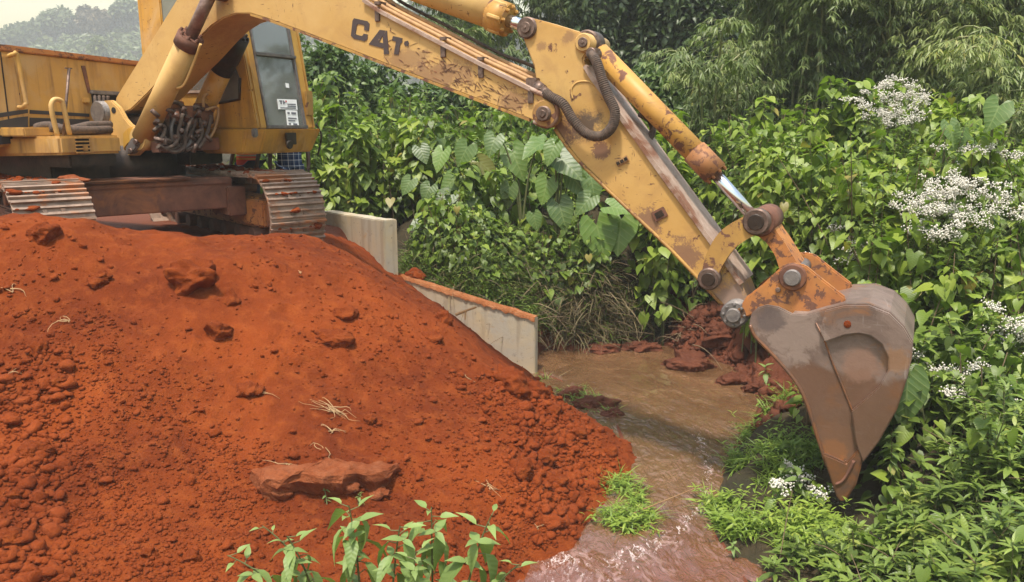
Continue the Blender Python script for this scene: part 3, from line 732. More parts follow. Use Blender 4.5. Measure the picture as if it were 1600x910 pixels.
for side in (-1.2, 1.2):
    ch = MB(); pts, pitch = track_path(46)
    for i, (s, h, a) in enumerate(pts):
        sag = -0.03 * math.sin(max(0, min(1, (s + 1.6) / 3.2)) * math.pi) if h > TH - 0.01 else 0
        m0 = Matrix.Translation(tloc(s, side, h + sag)) @ RT @ Matrix.Rotation(-a, 4, 'Y')
        jit = random.uniform(-.006, .006)
        for (x, z, sx, sz) in ((0, -0.018, pitch * 0.985, 0.022), (-pitch * 0.40, 0.008, 0.022, 0.042), (-0.01, 0.004, 0.020, 0.034), (pitch * 0.30, 0.004, 0.020, 0.034)):
            ch.box((0, 0, 0), (1, 1, 1), m0 @ Matrix.Translation((x, jit, z)) @ Matrix.Diagonal((sx, TW, sz, 1)))
        for y in (-0.075, 0.075):
            for yy in (-0.2, 0.2):            # shoe bolts
                ch.box((0, 0, 0), (1, 1, 1), m0 @ Matrix.Translation((pitch * 0.14, y * 1.0 + (yy * 0.0), 0.0)) @ Matrix.Diagonal((0.034, 0.034, 0.024, 1)))
        for y in (-0.09, 0.09):               # chain links on the inside
            ch.box((0, 0, 0), (1, 1, 1), m0 @ Matrix.Translation((0, y, -0.075)) @ Matrix.Diagonal((pitch * 0.9, 0.035, 0.09, 1)))
    tr = ch.build('crawler_track', M['track'], EX)
    gc = np.random.default_rng(int(50 + side * 10)); Vs, Fs, off = [], [], 0
    for k in range(420):
        s_, h_, a_ = pts[int(gc.integers(len(pts)))]
        if h_ < .05: continue
        q_ = tloc(s_ + gc.normal() * .05, side + gc.uniform(-.5, .5) * TW * (1 if gc.random() < .5 else .6), h_ + .012) ; z_ = .008 + .014 * gc.exponential(.8)
        V = variants2[int(gc.integers(24))] * min(z_, .06) * np.array([1.2, 1.2, .6]) + np.array(q_[:]); Vs.append(V); Fs.append(ICO2[1] + off); off += len(V)
    link('caked_soil', np_mesh('caked_soil', np.vstack(Vs), np.vstack(Fs)), M['clod'], tr)['kind'] = 'stuff'
    fr = MB()
    fr.box((0, 0, 0), (1, 1, 1), Matrix.Translation(tloc(-0.05, side, 0.46)) @ RT @ Matrix.Diagonal((2.7, 0.30, 0.36, 1)))
    fr.box((0, 0, 0), (1, 1, 1), Matrix.Translation(tloc(1.15, side, 0.47)) @ RT @ Matrix.Diagonal((0.85, 0.42, 0.30, 1)))
    fr.build('track_frame', M['orange_rust'] if side > 0 else M['frame'], tr, 0.02)
    for s in (TL / 2 - TR, -TL / 2 + TR):
        w = MB(); w.cyl(tloc(s, side - 0.07, TR), tloc(s, side + 0.07, TR), TR - 0.11, n=28)
        w.cyl(tloc(s, side - 0.17, TR), tloc(s, side + 0.17, TR), 0.13, n=18)
        w.build('idler_wheel', M['frame'], tr)
    for k in range(7):
        w = MB(); s = -1.2 + k * 0.4; w.cyl(tloc(s, side - 0.2, 0.20), tloc(s, side + 0.2, 0.20), 0.085, n=16); w.build('track_roller', M['frame'], tr)
    for s in (-0.6, 0.6):
        w = MB(); w.cyl(tloc(s, side - 0.15, TH - 0.20), tloc(s, side + 0.15, TH - 0.20), 0.07, n=16); w.build('carrier_roller', M['frame'], tr)
def tbox(mb, c, size): mb.box((0, 0, 0), (1, 1, 1), Matrix.Translation(tloc(*c)) @ RT @ Matrix.Diagonal((*size, 1)))
mb = MB(); tbox(mb, (0.92, -0.02, 0.70), (0.36, 1.75, 0.36)); tbox(mb, (0.95, -0.25, 0.885), (0.46, 1.25, 0.03)); tbox(mb, (0.90, 0.88, 0.60), (0.5, 0.22, 0.34)); tbox(mb, (0.90, -0.88, 0.60), (0.5, 0.22, 0.34))
cb = mb.build('cross_beam', M['frame'], EX, 0.015)
mb = MB(); tbox(mb, (1.105, -0.05, 0.83), (0.03, 1.72, 0.05)); mb.build('beam_flange', M['frame'], cb, 0.008)
mb = MB(); tbox(mb, (-0.9, 0, 0.68), (0.40, 1.75, 0.36)); tbox(mb, (0, 0, 0.72), (1.6, 1.3, 0.34)); mb.build('carbody', M['grease'], EX, 0.02)
mb = MB(); mb.cyl((0, 0, 0.80), (0, 0, 1.24), 0.72, n=40); mb.build('swing_bearing', M['grease'], EX)
c0 = pl3(115, 282, -1.3)
clod_obj = None

# ---- platform
PB = pf(120, 242, 1.0)[1]; PT = pf(140, 212, 1.0)[1]
fr_ = 1.0
lr = pf(95, 243, fr_)[0]
lm = pf(190, 228, fr_)[0]
mb = MB(); mb.loft([(fr_, lr, PB), (fr_, lm, PB), (fr_, lm, PT), (fr_, lr, PT)], [(-2.6, lr, PB - 0.10), (-2.6, lm, PB - 0.10), (-2.6, lm, PT - 0.05), (-2.6, lr, PT - 0.05)])
mb.box((-0.95, (lm + .47) / 2, (PB + PT) / 2 - .02), (2.9, .45 - lm - .03, PT - PB - .02))
plat = mb.build('platform', M['house_paint'], EX, 0.025)
mb = MB(); A = [pf3(50, 200, 0.75), pf3(185, 203, 0.75)]
mb.box(((0.62 + 0.2) / 2, (A[0].y + A[1].y) / 2, PT + 0.035), (0.42, A[1].y - A[0].y, 0.09)); mb.build('deck_step', M['house_paint'], plat, 0.012)
mb = MB(); mb.box((-0.95, -0.38, PB - 0.16), (2.9, 1.6, 0.28)); mb.box((0.70, (lr + lm) / 2 + .05, PB - 0.06), (0.5, lm - lr - .15, 0.14)); mb.box((-0.3, 0.5, PB - 0.09), (2.4, 0.5, 0.16)); mb.build('belly_plate', M['grease'], plat, 0.02)
# louvre
a = pf3(117, 216, fr_); b = pf3(140, 238, fr_)
mb = MB(); mb.box((fr_ + 0.004, (a.y + b.y) / 2, (a.z + b.z) / 2), (0.012, b.y - a.y, a.z - b.z)); gr = mb.build('grille', M['dark'], plat)
mb = MB()
for k in range(5): mb.box((fr_ + 0.016, (a.y + b.y) / 2, b.z + (a.z - b.z) * (k + 0.0) / 4), (0.022, b.y - a.y + 0.02, 0.014))
mb.box((fr_ + 0.014, (a.y + b.y) / 2 + .02, b.z + 0.04), (0.02, 0.05, 0.05)); mb.build('grille_bar', M['house_paint'], gr, 0.003)
# step hoop and rod
mb = MB(); mb.tube([pf3(90, 213, .9), pf3(82, 180, .9), pf3(80, 164, .9), pf3(85, 156, .9), pf3(94, 157, .9), pf3(99, 166, .9), pf3(109, 211, .9)], 0.024, 10, 4); mb.build('step_handle', M['boom_paint'], plat)
mb = MB(); mb.tube([pf3(99, 212, .8), pf3(108, 107, .8)], 0.014, 8); mb.box(pf3(107, 107, .8), (0.02, 0.07, 0.012)); mb.build('antenna_rod', M['pin'], plat)
mb = MB(); mb.tube([pf3(56, 200, .45), pf3(75, 196, .55), pf3(110, 202, .62), pf3(140, 196, .6), pf3(172, 195, .55)], 0.042, 10, 5); mb.tube([pf3(76, 200, .6), pf3(120, 204, .66), pf3(172, 203, .6)], 0.045, 10, 4); mb.build('return_hose', M['hose'], plat)

# ---- engine housing
hp = [pf(-60, 250, 0), pf(-60, 74, 0), pf(10, 78, 0), pf(225, 103, 0), pf(226, 215, 0)]
mb = MB(); mb.prism_f(hp, 0.0, -2.6); eh = mb.build('engine_housing', M['house_paint'], EX, 0.02)
mb = MB(); tp = [pf(-60, 66, 0.03), pf(10, 70, 0.03), pf(228, 97, 0.03), pf(228, 104, 0.03), pf(10, 80, 0.03), pf(-60, 76, 0.03)]
mb.prism_f(tp, 0.035, -2.62); mb.build('hood_lid', M['orange_rust'], eh, 0.012)
tk = [pf(-60, 245, .22), pf(-60, 82, .22), pf(8, 84, .22), pf(24, 86, .22), pf(44, 205, .22), pf(40, 222, .22)]
mb = MB(); mb.prism_f(tk, 0.22, 0.004); tank = mb.build('side_tank', M['house_paint'], eh, 0.03)
mb = MB(); mb.box(pf3(9, 150, .222), (0.008, 0.012, 0.85)); mb.build('panel_seam', M['grease'], tank)
for q, f in (([(46, 172), (139, 178), (139, 183), (46, 178)], .0), ([(46, 184), (139, 187), (139, 197), (46, 198)], .0), ([(-40, 183), (25, 173), (43, 171), (43, 177), (25, 180), (-40, 190)], .22), ([(-40, 197), (25, 184), (43, 182), (43, 222), (-40, 230)], .22)):
    mb = MB(); mb.prism_f([pf(x, y, f) for x, y in q], f + 0.003, f + 0.008); mb.build('black_stripe', M['stripe'], eh if f == 0 else tank)
mb = MB(); mb.tube([pf3(14, 88, .25), pf3(22, 85, .34), pf3(27, 89, .34), pf3(40, 155, .34), pf3(40, 163, .34), pf3(35, 168, .30), pf3(29, 168, .24)], 0.022, 10, 4); mb.build('grab_rail', M['house_paint'], tank)
# hatch opening, its inner shade painted as a flat black panel, with plumbing
hq = [(142, 147), (186, 150), (186, 200), (150, 206)]
mb = MB(); mb.prism_f([pf(x, y, 0.0) for x, y in hq], 0.004, 0.012); ha = mb.build('hatch_shade', M['dark'], eh)
mb = MB(); mb.prism_f([pf(x, y, 0.0) for x, y in [(139, 141), (186, 144), (186, 150), (139, 147)]], 0.003, 0.05); mb.build('hatch_lintel', M['greypin'], ha, 0.006)
mb = MB()
for k in range(4): mb.tube([pf3(148 + k * 7, 150, .04 + .02 * k), pf3(150 + k * 6, 165, .09), pf3(158 + k * 3, 176 + 2 * k, .12), pf3(170 + k, 178 + 3 * k, .1)], 0.018, 8, 4)
mb.build('hatch_hose', M['hose'], ha)
mb = MB(); mb.box(pf3(134, 157, .02), (0.05, 0.08, 0.06)); mb.build('hatch_latch', M['house_paint'], eh, 0.01)
mb = MB(); mb.prism_f([pf(x, y, 0) for x, y in [(126, 103), (132, 103), (140, 140), (137, 146)]], 0.003, 0.014); mb.build('door_seam', M['frame'], eh)

# ---- boom foot bracket
NB = -0.27
bp = [(165, 172), (172, 158), (184, 157), (196, 168), (206, 186), (215, 196), (226, 199), (236, 214), (236, 232), (224, 243), (205, 244), (192, 238), (189, 216), (176, 203), (163, 192)]
mb = MB()
for l in (-0.36, 0.30):
    q = [pl(x, y, NB) for x, y in bp]; mb.prism_l(q, l, l + 0.06)
bk = mb.build('boom_bracket', M['boom_paint'], EX, 0.012)
fp = pl(172, 176, NB)
mb = MB(); mb.cyl((fp[0], -0.43, fp[1]), (fp[0], 0.42, fp[1]), 0.125, n=28); mb.build('foot_pin', M['greypin'], bk, 0.012)
hp2 = pl(189, 173, NB); mb = MB(); mb.cyl((hp2[0], -0.364, hp2[1]), (hp2[0], -0.34, hp2[1]), 0.035, n=16); mb.build('hole_shade', M['dark'], bk)  # raised black disc paints the shade inside the hole
q = [(200, 232), (208, 217), (216, 213), (222, 219), (220, 229), (209, 241), (202, 241)]
mb = MB(); mb.prism_l([pl(x, y, -.46) for x, y in q], -0.50, -0.42); lv = mb.build('cylinder_yoke', M['greypin'], bk, 0.012)
for x, y in ((213, 222), (205, 236)):
    p = pl(x, y, -.5); mb = MB(); mb.cyl((p[0], -0.525, p[1]), (p[0], -0.49, p[1]), 0.03, n=14); mb.build('yoke_pin', M['pin'], lv, 0.005)
q = [(196, 208), (206, 199), (224, 200), (236, 215), (234, 228), (216, 217), (204, 226), (197, 236)]
mb = MB(); mb.prism_l([pl(x, y, -.40) for x, y in q], -0.44, -0.365); mb.build('bracket_cheek', M['cab_paint'], bk, 0.012)

# ---- boom
def at3(x, y, l): return tuple(pl3(x, y, l))
RUSTC = (0.17, 0.085, 0.06)
M['boom_worn'] = paint('scraped_boom_paint', (0.57, 0.36, 0.135), (0.50, 0.295, 0.09), 0.66, 0.42, 1.0, 0.55, True, (0.30, 0.15, 0.06),
    [(at3(690, 118, NB), .40, (.75, 1, 1.9), RUSTC, .6, .16), (at3(640, 92, NB), .30, (.7, 1, 1.9), RUSTC, .5, .16), (at3(800, 160, NB), .24, (1, 1, 1.5), RUSTC, .6, .10), (at3(350, 40, 0), .5, (1, .6, 1), (.30, .11, .05), .5, .5)])
SNL = -0.19
M['stick_worn'] = paint('scraped_stick_paint', (0.54, 0.33, 0.11), (0.47, 0.265, 0.075), 0.625, 0.5, 1.1, 0.55, True, (0.25, 0.12, 0.055),
    [(at3(912, 196, SNL), .27, (1, .5, 1.25), (.085, .058, .045), .92, .25), (at3(872, 208, SNL), .22, (1, .5, 1), (.13, .065, .05), .85, .2), (at3(1150, 480, SNL), .42, (1, .5, 1), (.25, .17, .135), .95, .3), (at3(1070, 400, SNL), .22, (1, .5, 1), RUSTC, .8, .1),
     (at3(940, 235, SNL), .12, (1, .5, 1), RUSTC, .9, .08), (at3(1010, 350, SNL), .2, (1, .5, 1), RUSTC, .8, .08), (at3(845, 74, SNL), .09, (1, .5, 1.6), RUSTC, .55, .16), (at3(888, 58, SNL), .10, (1, .5, 1), RUSTC, .5, .16), (at3(830, 110, SNL), .10, (1.6, .5, .8), RUSTC, .5, .16)])
M['cyl_paint'] = paint('rubbed_cylinder_paint', (0.50, 0.27, 0.055), (0.42, 0.21, 0.05), 0.545, 0.6, 1.0, 0.5)
M['collar'] = paint('rusty_collar_paint', (0.36, 0.16, 0.05), (0.28, 0.12, 0.045), 0.52, 0.8, 2.0, 0.6)
# bucket steel: bands of rust and polished scars
def bucket_mat():
    n = NT('mud_polished_bucket_steel'); v = n.pos()
    f = n.noise(v, 3.2, 8, .62, .7); f2 = n.noise(v, 15, 8, .7)
    c = n.mix(n.ramp(f, [(.38, 0), (.62, 1)]), (.125, .083, .066), (.20, .138, .112))
    c = n.mix(n.ramp(n.noise(v, 2.1, 6, .65, 1.4), [(.55, 0), (.66, .9)]), c, (.25, .105, .04))
    c = n.mix(n.ramp(f2, [(.60, 0), (.72, .7)]), c, (.085, .05, .038))
    sp = n.n('ShaderNodeSeparateXYZ'); n.l(v, sp.inputs[0])
    zt, zb = pl(1280, 545, -.44)[1], pl(1280, 600, -.44)[1]
    band = n.math('ADD', n.math('DIVIDE', n.math('SUBTRACT', sp.outputs[2], zb), zt - zb), n.math('MULTIPLY', n.math('SUBTRACT', f, .5), 1.5))
    wet = n.ramp(band, [(.35, 1), (.55, 0)])
    c = n.mix(n.math('MULTIPLY', wet, .75), c, n.mix(f2, (.105, .052, .030), (.16, .078, .042)))
    for sc, rt in (((5, 5, 50), (.2, 1.0, .3)), ((50, 7, 6), (.3, .6, .2)), ((40, 6, 8), (0, -.4, .4))):
        mp = n.n('ShaderNodeMapping'); mp.inputs['Scale'].default_value = sc; mp.inputs['Rotation'].default_value = rt; tc = n.n('ShaderNodeTexCoord'); n.l(tc.outputs['Object'], mp.inputs['Vector'])
        m_ = n.math('MULTIPLY', n.ramp(n.noise(mp.outputs['Vector'], .5, 7, .7, .6), [(.62, 0), (.72, .55)]), n.ramp(wet, [(0, 1), (1, .25)]))
        c = n.mix(m_, c, (.36, .30, .27))
    for (ctr, rad, col, amt, wgt) in ((pl3(1303, 706, -.44), .16, (.36, .13, .035), .9, 1.2), (pl3(1240, 520, -.44), .34, (.27, .20, .165), .7, 1.9), (pl3(1205, 500, -.44), .16, (.10, .075, .07), .8, 1.2), (pl3(1345, 570, -.44), .20, (.24, .135, .095), .8, .9), (pl3(1400, 560, -.44), .16, (.25, .12, .05), .6, 1.5), (pl3(1310, 690, -.44), .22, (.17, .085, .05), .7, 1.2)):
        sb_ = n.n('ShaderNodeVectorMath', operation='DISTANCE'); n.l(v, sb_.inputs[0]); sb_.inputs[1].default_value = tuple(ctr)
        q = n.math('ADD', n.math('SUBTRACT', 1.0, n.math('DIVIDE', sb_.outputs['Value'], rad)), n.math('MULTIPLY', n.math('SUBTRACT', n.noise(v, 9, 8, .78, .5), .5), wgt))
        c = n.mix(n.ramp(q, [(.3, 0), (.5, amt)]), c, col)
    r = n.mix(wet, (.46, .46, .46), (.30, .30, .30))
    return n.bsdf(c, r, .1, n.bump(n.math('ADD', f, n.math('MULTIPLY', f2, .5)), .3, .02), .5)
M['bucket'] = bucket_mat()
bo = [(178, 168), (181, 152), (190, 137), (275, 0), (300, -48), (325, -88), (365, -112), (410, -107), (460, -72), (569, 0), (597, 19), (750, 99), (830, 139), (858, 150), (870, 163), (872, 180), (866, 193), (852, 198), (828, 187), (750, 157), (625, 109), (520, 68), (462, 46), (415, 29), (392, 22), (369, 22), (350, 28), (330, 41), (313, 58), (285, 90), (257, 118), (230, 147), (204, 172), (190, 178)]
BH = 0.25
mb = MB(); mb.prism_l([pl(x, y, NB) for x, y in bo], NB, -NB - 0.02)
boom = mb.build('boom', M['boom_worn'], EX, 0.012)
# flange strips along the top and bottom edge
top = [(569, 0), (597, 19), (750, 99), (830, 139)]
T3 = [pl3(x, y, NB) for x, y in top]
mb = MB()
for a, b in zip(T3[:-1], T3[1:]):
    mb.loft([a + Vector((0, -0.03, 0.012)), a + Vector((0, 0.03, 0.012)), a + Vector((0, 0.03, -0.02)), a + Vector((0, -0.03, -0.02))], [b + Vector((0, -0.03, 0.012)), b + Vector((0, 0.03, 0.012)), b + Vector((0, 0.03, -0.02)), b + Vector((0, -0.03, -0.02))])
mb.build('top_flange', M['wornedge'], boom)
low = [(392, 23), (415, 30), (462, 47), (520, 69), (625, 110), (750, 158), (828, 188)]
L3 = [pl3(x, y, NB) for x, y in low]
mb = MB()
for a, b in zip(L3[:-1], L3[1:]):
    mb.loft([a + Vector((0, -0.012, 0.012)), a + Vector((0, 0.03, 0.012)), a + Vector((0, 0.03, -0.012)), a + Vector((0, -0.012, -0.012))], [b + Vector((0, -0.012, 0.012)), b + Vector((0, 0.03, 0.012)), b + Vector((0, 0.03, -0.012)), b + Vector((0, -0.012, -0.012))])
mb.build('bottom_flange', M['link_paint'], boom)
# pipes on its back with clamps
for k, (dy, l, r) in enumerate(((-2, -0.2, 0.020), (-5, -0.12, 0.022), (-8, 0.02, 0.022), (-16, 0.10, 0.016))):
    pts = [pl3(x, y + dy, NB) for x, y in [(470, -62), (569, -4), (597, 15), (680, 58), (750, 95), (800, 118 if k < 3 else 114), (842, 139)]]
    for p in pts: p.y = l
    mb = MB(); mb.tube(pts, r, 8, 4); mb.build('boom_pipe', M['pipe'] if k != 3 else M['hose'], boom)
for x, y in ((590, 14), (693, 70), (752, 102), (830, 142)):
    a = pl3(x, y - 2, NB); b = pl3(x, y + 20, NB)
    mb = MB(); mb.box((a.x, NB - 0.008, (a.z + b.z) / 2), (0.05, 0.02, abs(a.z - b.z))); mb.box((a.x - .03, -0.05, a.z + 0.045), (0.06, 0.38, 0.03)); mb.build('pipe_clamp', M['pin'], boom, 0.004)
# scratches where branches raked the paint
mb = MB(); gs = np.random.default_rng(31)
for k in range(150):
    u = gs.beta(2.2, 2.0); x0, y0 = 590 + 260 * u, 0; yt = np.interp(x0, [569, 597, 750, 858], [0, 19, 99, 150]); yb = np.interp(x0, [520, 625, 750, 852], [68, 109, 157, 197])
    y0 = yt + (yb - yt) * gs.uniform(.28, .95); an = gs.choice([-.5, .45, 1.0, .2, .62]) + gs.normal() * .3; ln = gs.uniform(3, 16); wd_ = gs.uniform(.25, .8)
    dx, dy = math.cos(an) * ln, math.sin(an) * ln; nx_, ny_ = -math.sin(an) * wd_, math.cos(an) * wd_
    q = [(x0 - dx / 2, y0 - dy / 2), (x0 + nx_, y0 + ny_), (x0 + dx / 2, y0 + dy / 2), (x0 - nx_, y0 - ny_)]
    if all(np.interp(a_, [569, 597, 750, 858], [0, 19, 99, 150]) + 6 < b_ < np.interp(a_, [520, 625, 750, 852], [68, 109, 157, 197]) - 2 for a_, b_ in q):
        mb.loft([pl3(a_, b_, NB) + Vector((0, -.0035, 0)) for a_, b_ in q], [pl3(a_, b_, NB) + Vector((0, -.0012, 0)) for a_, b_ in q])
mb.build('paint_scratches', M['frame'], boom)['kind'] = 'stuff'
# lettering
def crop3(x, y): return (500 + x / 3.2, y / 3.2)
LET = {'C': [[(172, 92), (238, 107), (249, 120), (245, 156), (221, 151), (224, 132), (218, 126), (192, 121), (186, 127), (179, 168), (183, 174), (210, 181), (217, 176), (219, 169), (240, 174), (236, 199), (224, 208), (170, 194), (156, 180), (157, 168), (164, 104)]],
       'A': [[(245, 222), (300, 150), (318, 152.5), (314, 180), (297, 212), (317, 217), (319, 243), (283, 234), (272, 231)], [(318, 152.5), (336, 155), (346, 271), (321, 272), (319, 243), (317, 217), (314, 180)]],
       'T': [[(366, 181), (413, 192), (410, 217), (404, 216), (394, 275), (371, 272), (381, 209), (361, 203)]],
       'mark': [[(425, 208), (440, 205), (446, 218), (440, 232), (426, 230), (421, 219)]]}
for nm, polys in LET.items():
    mb = MB()
    for q in polys: mb.prism_l([pl(*crop3(x, y), NB) for x, y in q], NB - 0.005, NB - 0.001)
    mb.build('letter', M['letter'], boom)
tp_ = pl(853, 178, NB)
mb = MB(); mb.cyl((tp_[0], NB - 0.03, tp_[1]), (tp_[0], -NB + 0.03, tp_[1]), 0.115, n=28); tp1 = mb.build('tip_boss', M['link_paint'], boom, 0.012)
mb = MB(); mb.cyl((tp_[0], NB - 0.07, tp_[1]), (tp_[0], -NB + 0.07, tp_[1]), 0.062, n=20); mb.cyl((tp_[0], NB - 0.085, tp_[1]), (tp_[0], NB - 0.05, tp_[1]), 0.035, n=6); mb.build('tip_pin', M['pin'], tp1, 0.006)
rim = [pl3(x, y, NB) for x, y in [(770, 110), (830, 140), (857, 151), (869, 163), (871, 180), (865, 192), (852, 197), (835, 190)]]
for p in rim: p.y = NB - 0.004
mb = MB(); mb.tube(rim, 0.022, 8, 5); mb.build('tip_rim', M['wornedge'], boom)

# ---- boom lift cylinders
def ram(name, l, a, g_, b, r, rr, mat, rodmat, glandmat, gl=0.16):
    a = pl3(*a, l); g_ = pl3(*g_, l); b = pl3(*b, l); d = (g_ - a).normalized()
    mb = MB(); mb.cyl(a, g_, r, n=24); c = mb.build(name, mat, EX, 0.01)
    mb = MB(); mb.cyl(g_ - d * gl * 0.7, g_ + d * gl * 0.35, r * 1.14, n=24)
    for k in range(8):
        t = d.orthogonal().normalized(); t.rotate(Matrix.Rotation(k * math.pi / 4, 3, d)); mb.cyl(g_ + t * r * 0.92, g_ + t * r * 0.92 + d * (gl * 0.35 + 0.03), r * 0.16, n=6)
    mb.build('gland', glandmat, c, 0.006)
    mb = MB(); mb.cyl(g_, b, rr, n=20); mb.build('rod', rodmat, c)
    return c, a, g_, b, d
bc, a, g_, b, d = ram('boom_cylinder', -0.40, (223, 217), (296, 62), (334, -20), 0.115, 0.062, M['boom_paint'], M['rodrust'], M['frame'], 0.13)
mb = MB(); mb.cyl(b + Vector((0, -0.06, 0)), b + Vector((0, 0.2, 0)), 0.12, n=20); mb.build('rod_eye', M['pin'], bc, 0.01)
mb = MB(); mb.cyl(a + Vector((0, -0.07, 0)), a + Vector((0, 0.07, 0)), 0.13, n=20); mb.build('base_eye', M['boom_paint'], bc, 0.01)
p0 = pl3(306, 70, -.40); mb = MB(); mb.tube([p0 + Vector((0.09, -.02, 0)), pl3(300, 92, -.40) + Vector((.05, 0, 0)), pl3(283, 132, -.4) + Vector((.05, 0, 0)), pl3(276, 138, -.4)], 0.014, 8, 4); mb.build('cylinder_pipe', M['boom_paint'], bc)
bc2, a, g_, b, d = ram('boom_cylinder', 0.36, (290, 232), (366, 68), (384, 28), 0.115, 0.062, M['cab_paint'], M['rodrust'], M['grease'], 0.3)
mb = MB(); mb.cyl(a + Vector((0, -0.07, 0)), a + Vector((0, 0.07, 0)), 0.13, n=20); mb.build('base_eye', M['grease'], bc2, 0.01)
m1 = a.lerp(g_, 0.74); mb = MB(); mb.cyl(m1, g_, 0.121, n=24); mb.build('greasy_sleeve', M['grease'], bc2)

# ---- swing post and valve hoses in front of the house
mb = MB()
vb = lambda x, y, f=1.12: pf3(x, y, f)
mb.box(vb(302, 182), (0.20, 0.42, 0.12)); mb.box(vb(318, 225), (0.22, 0.28, 0.14)); mb.box(vb(285, 180), (0.26, 0.10, 0.20)); mb.box(vb(316, 170), (0.16, 0.12, 0.12)); mb.box(vb(252, 230), (0.14, 0.16, 0.12)); mb.box(vb(268, 164), (0.12, 0.25, 0.08))
for x, y in ((258, 165), (275, 168), (292, 170), (310, 166), (326, 172)): mb.cyl(vb(x, y, 1.10), vb(x + 1, y + 18, 1.26), 0.040, n=10)
vl = mb.build('valve_block', M['frame'], EX, 0.010)
gh = np.random.default_rng(14)
hs = [[(262, 190), (252, 176), (258, 163), (275, 160), (288, 168)], [(318, 168), (318, 152), (328, 147), (345, 150)], [(322, 172), (338, 168), (341, 180), (334, 205), (326, 218)],
      [(286, 178), (280, 200), (276, 222), (262, 232), (248, 228)], [(296, 180), (300, 206), (296, 225), (280, 236)], [(308, 180), (300, 204), (284, 226), (266, 236), (246, 230)], [(312, 185), (316, 208), (306, 228), (290, 236)],
      [(300, 185), (290, 208), (288, 230), (274, 238), (258, 233)], [(322, 186), (312, 206), (304, 228)], [(276, 178), (268, 198), (270, 216), (282, 232)], [(240, 205), (250, 196), (258, 200), (254, 214), (244, 222)], [(330, 182), (325, 204), (318, 222), (310, 232)],
      [(268, 172), (262, 190), (268, 208), (264, 226)], [(288, 174), (294, 196), (284, 214), (288, 234)]]
for k, q in enumerate(hs):
    mb = MB(); mb.tube([vb(x, y, 1.20 + 0.035 * (k % 4)) for x, y in q], 0.020 if k not in (1, 2) else 0.017, 9, 5)
    mb.build('valve_hose', M['pipe'] if k in (1, 2) else (M['greypin'] if k in (4, 9) else M['hose']), vl)
for k in range(26):
    x = gh.uniform(242, 332); y = gh.uniform(168, 232); p = vb(x, y, gh.uniform(1.15, 1.33)); mb = MB()
    dd = Vector(gh.normal(size=3)).normalized() * 0.05; mb.cyl(p - dd, p + dd, 0.026, n=6); mb.build('hose_fitting', M['pin'], vl, 0.004)
mb = MB(); mb.box((0.62, 0.0, PB + 0.20), (0.7, 0.50, 0.36)); mb.build('boom_base', M['grease'], EX, 0.02)

# ---- cab
CR, CL = 0.52, 1.52           # right and left side
hb = pf(440, 201, 1.70)[1]; hs_ = hb + 0.0
HT = hb + 1.62
bar = pf(430, 87, 1.55)[1]
sill = pl(318, 143, CR)[1]
fx = lambda h: 1.70 - 0.26 * (h - hb) / 1.62      # slanted windscreen plane
# base (skirt) with chamfered front corner
bb = pf(440, 240, 1.74)[1]
mb = MB()
q = [(1.74, 0.62), (1.74, CL + 0.06), (1.5, CL + 0.10), (-0.3, CL + 0.08), (-0.3, 0.46), (1.60, 0.46)]
mb.loft([(f, l, bb + (0.0)) for f, l in [(1.62, 0.62), (1.62, CL), (1.4, CL + .02), (-0.3, CL), (-0.3, .46), (1.5, .46)]], [(f, l, hb - 0.006) for f, l in q])
base = mb.build('cab_base', M['cab_paint'], EX, 0.02)
cab = empty('cab', (0, 0, 0)); cab.parent = EX
bpy.data.objects.remove(cab)
# shell: sills, pillars, roof as one mesh with real openings
mb = MB()
def slab_l(pts, l, t=0.05): mb.prism_l(pts, l, l + t)
slab_l([(-0.10, hb), (1.70, hb), (fx(sill), sill), (-0.10, sill)], CR)                      # right lower panel
slab_l([(-0.10, hb), (1.70, hb), (fx(sill), sill), (-0.10, sill)], CL - 0.05)
w0 = pl(253, 40, CR)[0]
for l in (CR, CL - 0.05):
    slab_l([(-0.10, sill), (w0, sill), (w0, HT), (-0.10, HT)], l)
    slab_l([(fx(sill) - 0.17, sill), (fx(sill), sill), (fx(HT), HT), (fx(HT) - 0.17, HT)], l)
    slab_l([(0.98, sill), (1.04, sill), (1.04, HT), (0.98, HT)], l)
mb.box((-0.075, (CR + CL) / 2, hb + 0.33), (0.05, CL - CR - 0.104, 0.66))
mb.box((-0.075, (CR + CL) / 2, HT - 0.06), (0.05, CL - CR - 0.104, 0.12))
mb.prism_l([(-0.12, HT + 0.003), (fx(HT) + 0.03, HT + 0.003), (fx(HT) + 0.0, HT + 0.10), (-0.12, HT + 0.12)], CR - 0.02, CL + 0.02)
for l0, l1 in ((CR + 0.052, CR + 0.16), (CL - 0.17, CL - 0.052)):                             # windscreen posts
    mb.loft([(fx(hb), l0, hb), (fx(hb), l1, hb), (fx(hb) - 0.06, l1, hb), (fx(hb) - 0.06, l0, hb)], [(fx(HT), l0, HT), (fx(HT), l1, HT), (fx(HT) - 0.06, l1, HT), (fx(HT) - 0.06, l0, HT)])
cab = mb.build('cab', M['cab_paint'], EX, 0.012)
mb = MB()
for h in (hb + 0.02, bar, HT - 0.02): mb.box((fx(h) + 0.002, (CR + CL) / 2, h), (0.05, CL - CR - 0.33, 0.035))
for l in (CR + 0.175, CL - 0.185):
    mb.loft([(fx(hb) + .01, l - .015, hb), (fx(hb) + .01, l + .015, hb), (fx(hb) - 0.04, l + .015, hb), (fx(hb) - 0.04, l - .015, hb)], [(fx(HT) + .01, l - .015, HT), (fx(HT) + .01, l + .015, HT), (fx(HT) - 0.04, l + .015, HT), (fx(HT) - 0.04, l - .015, HT)])
mb.build('windscreen_frame', M['greypin'], cab, 0.004)
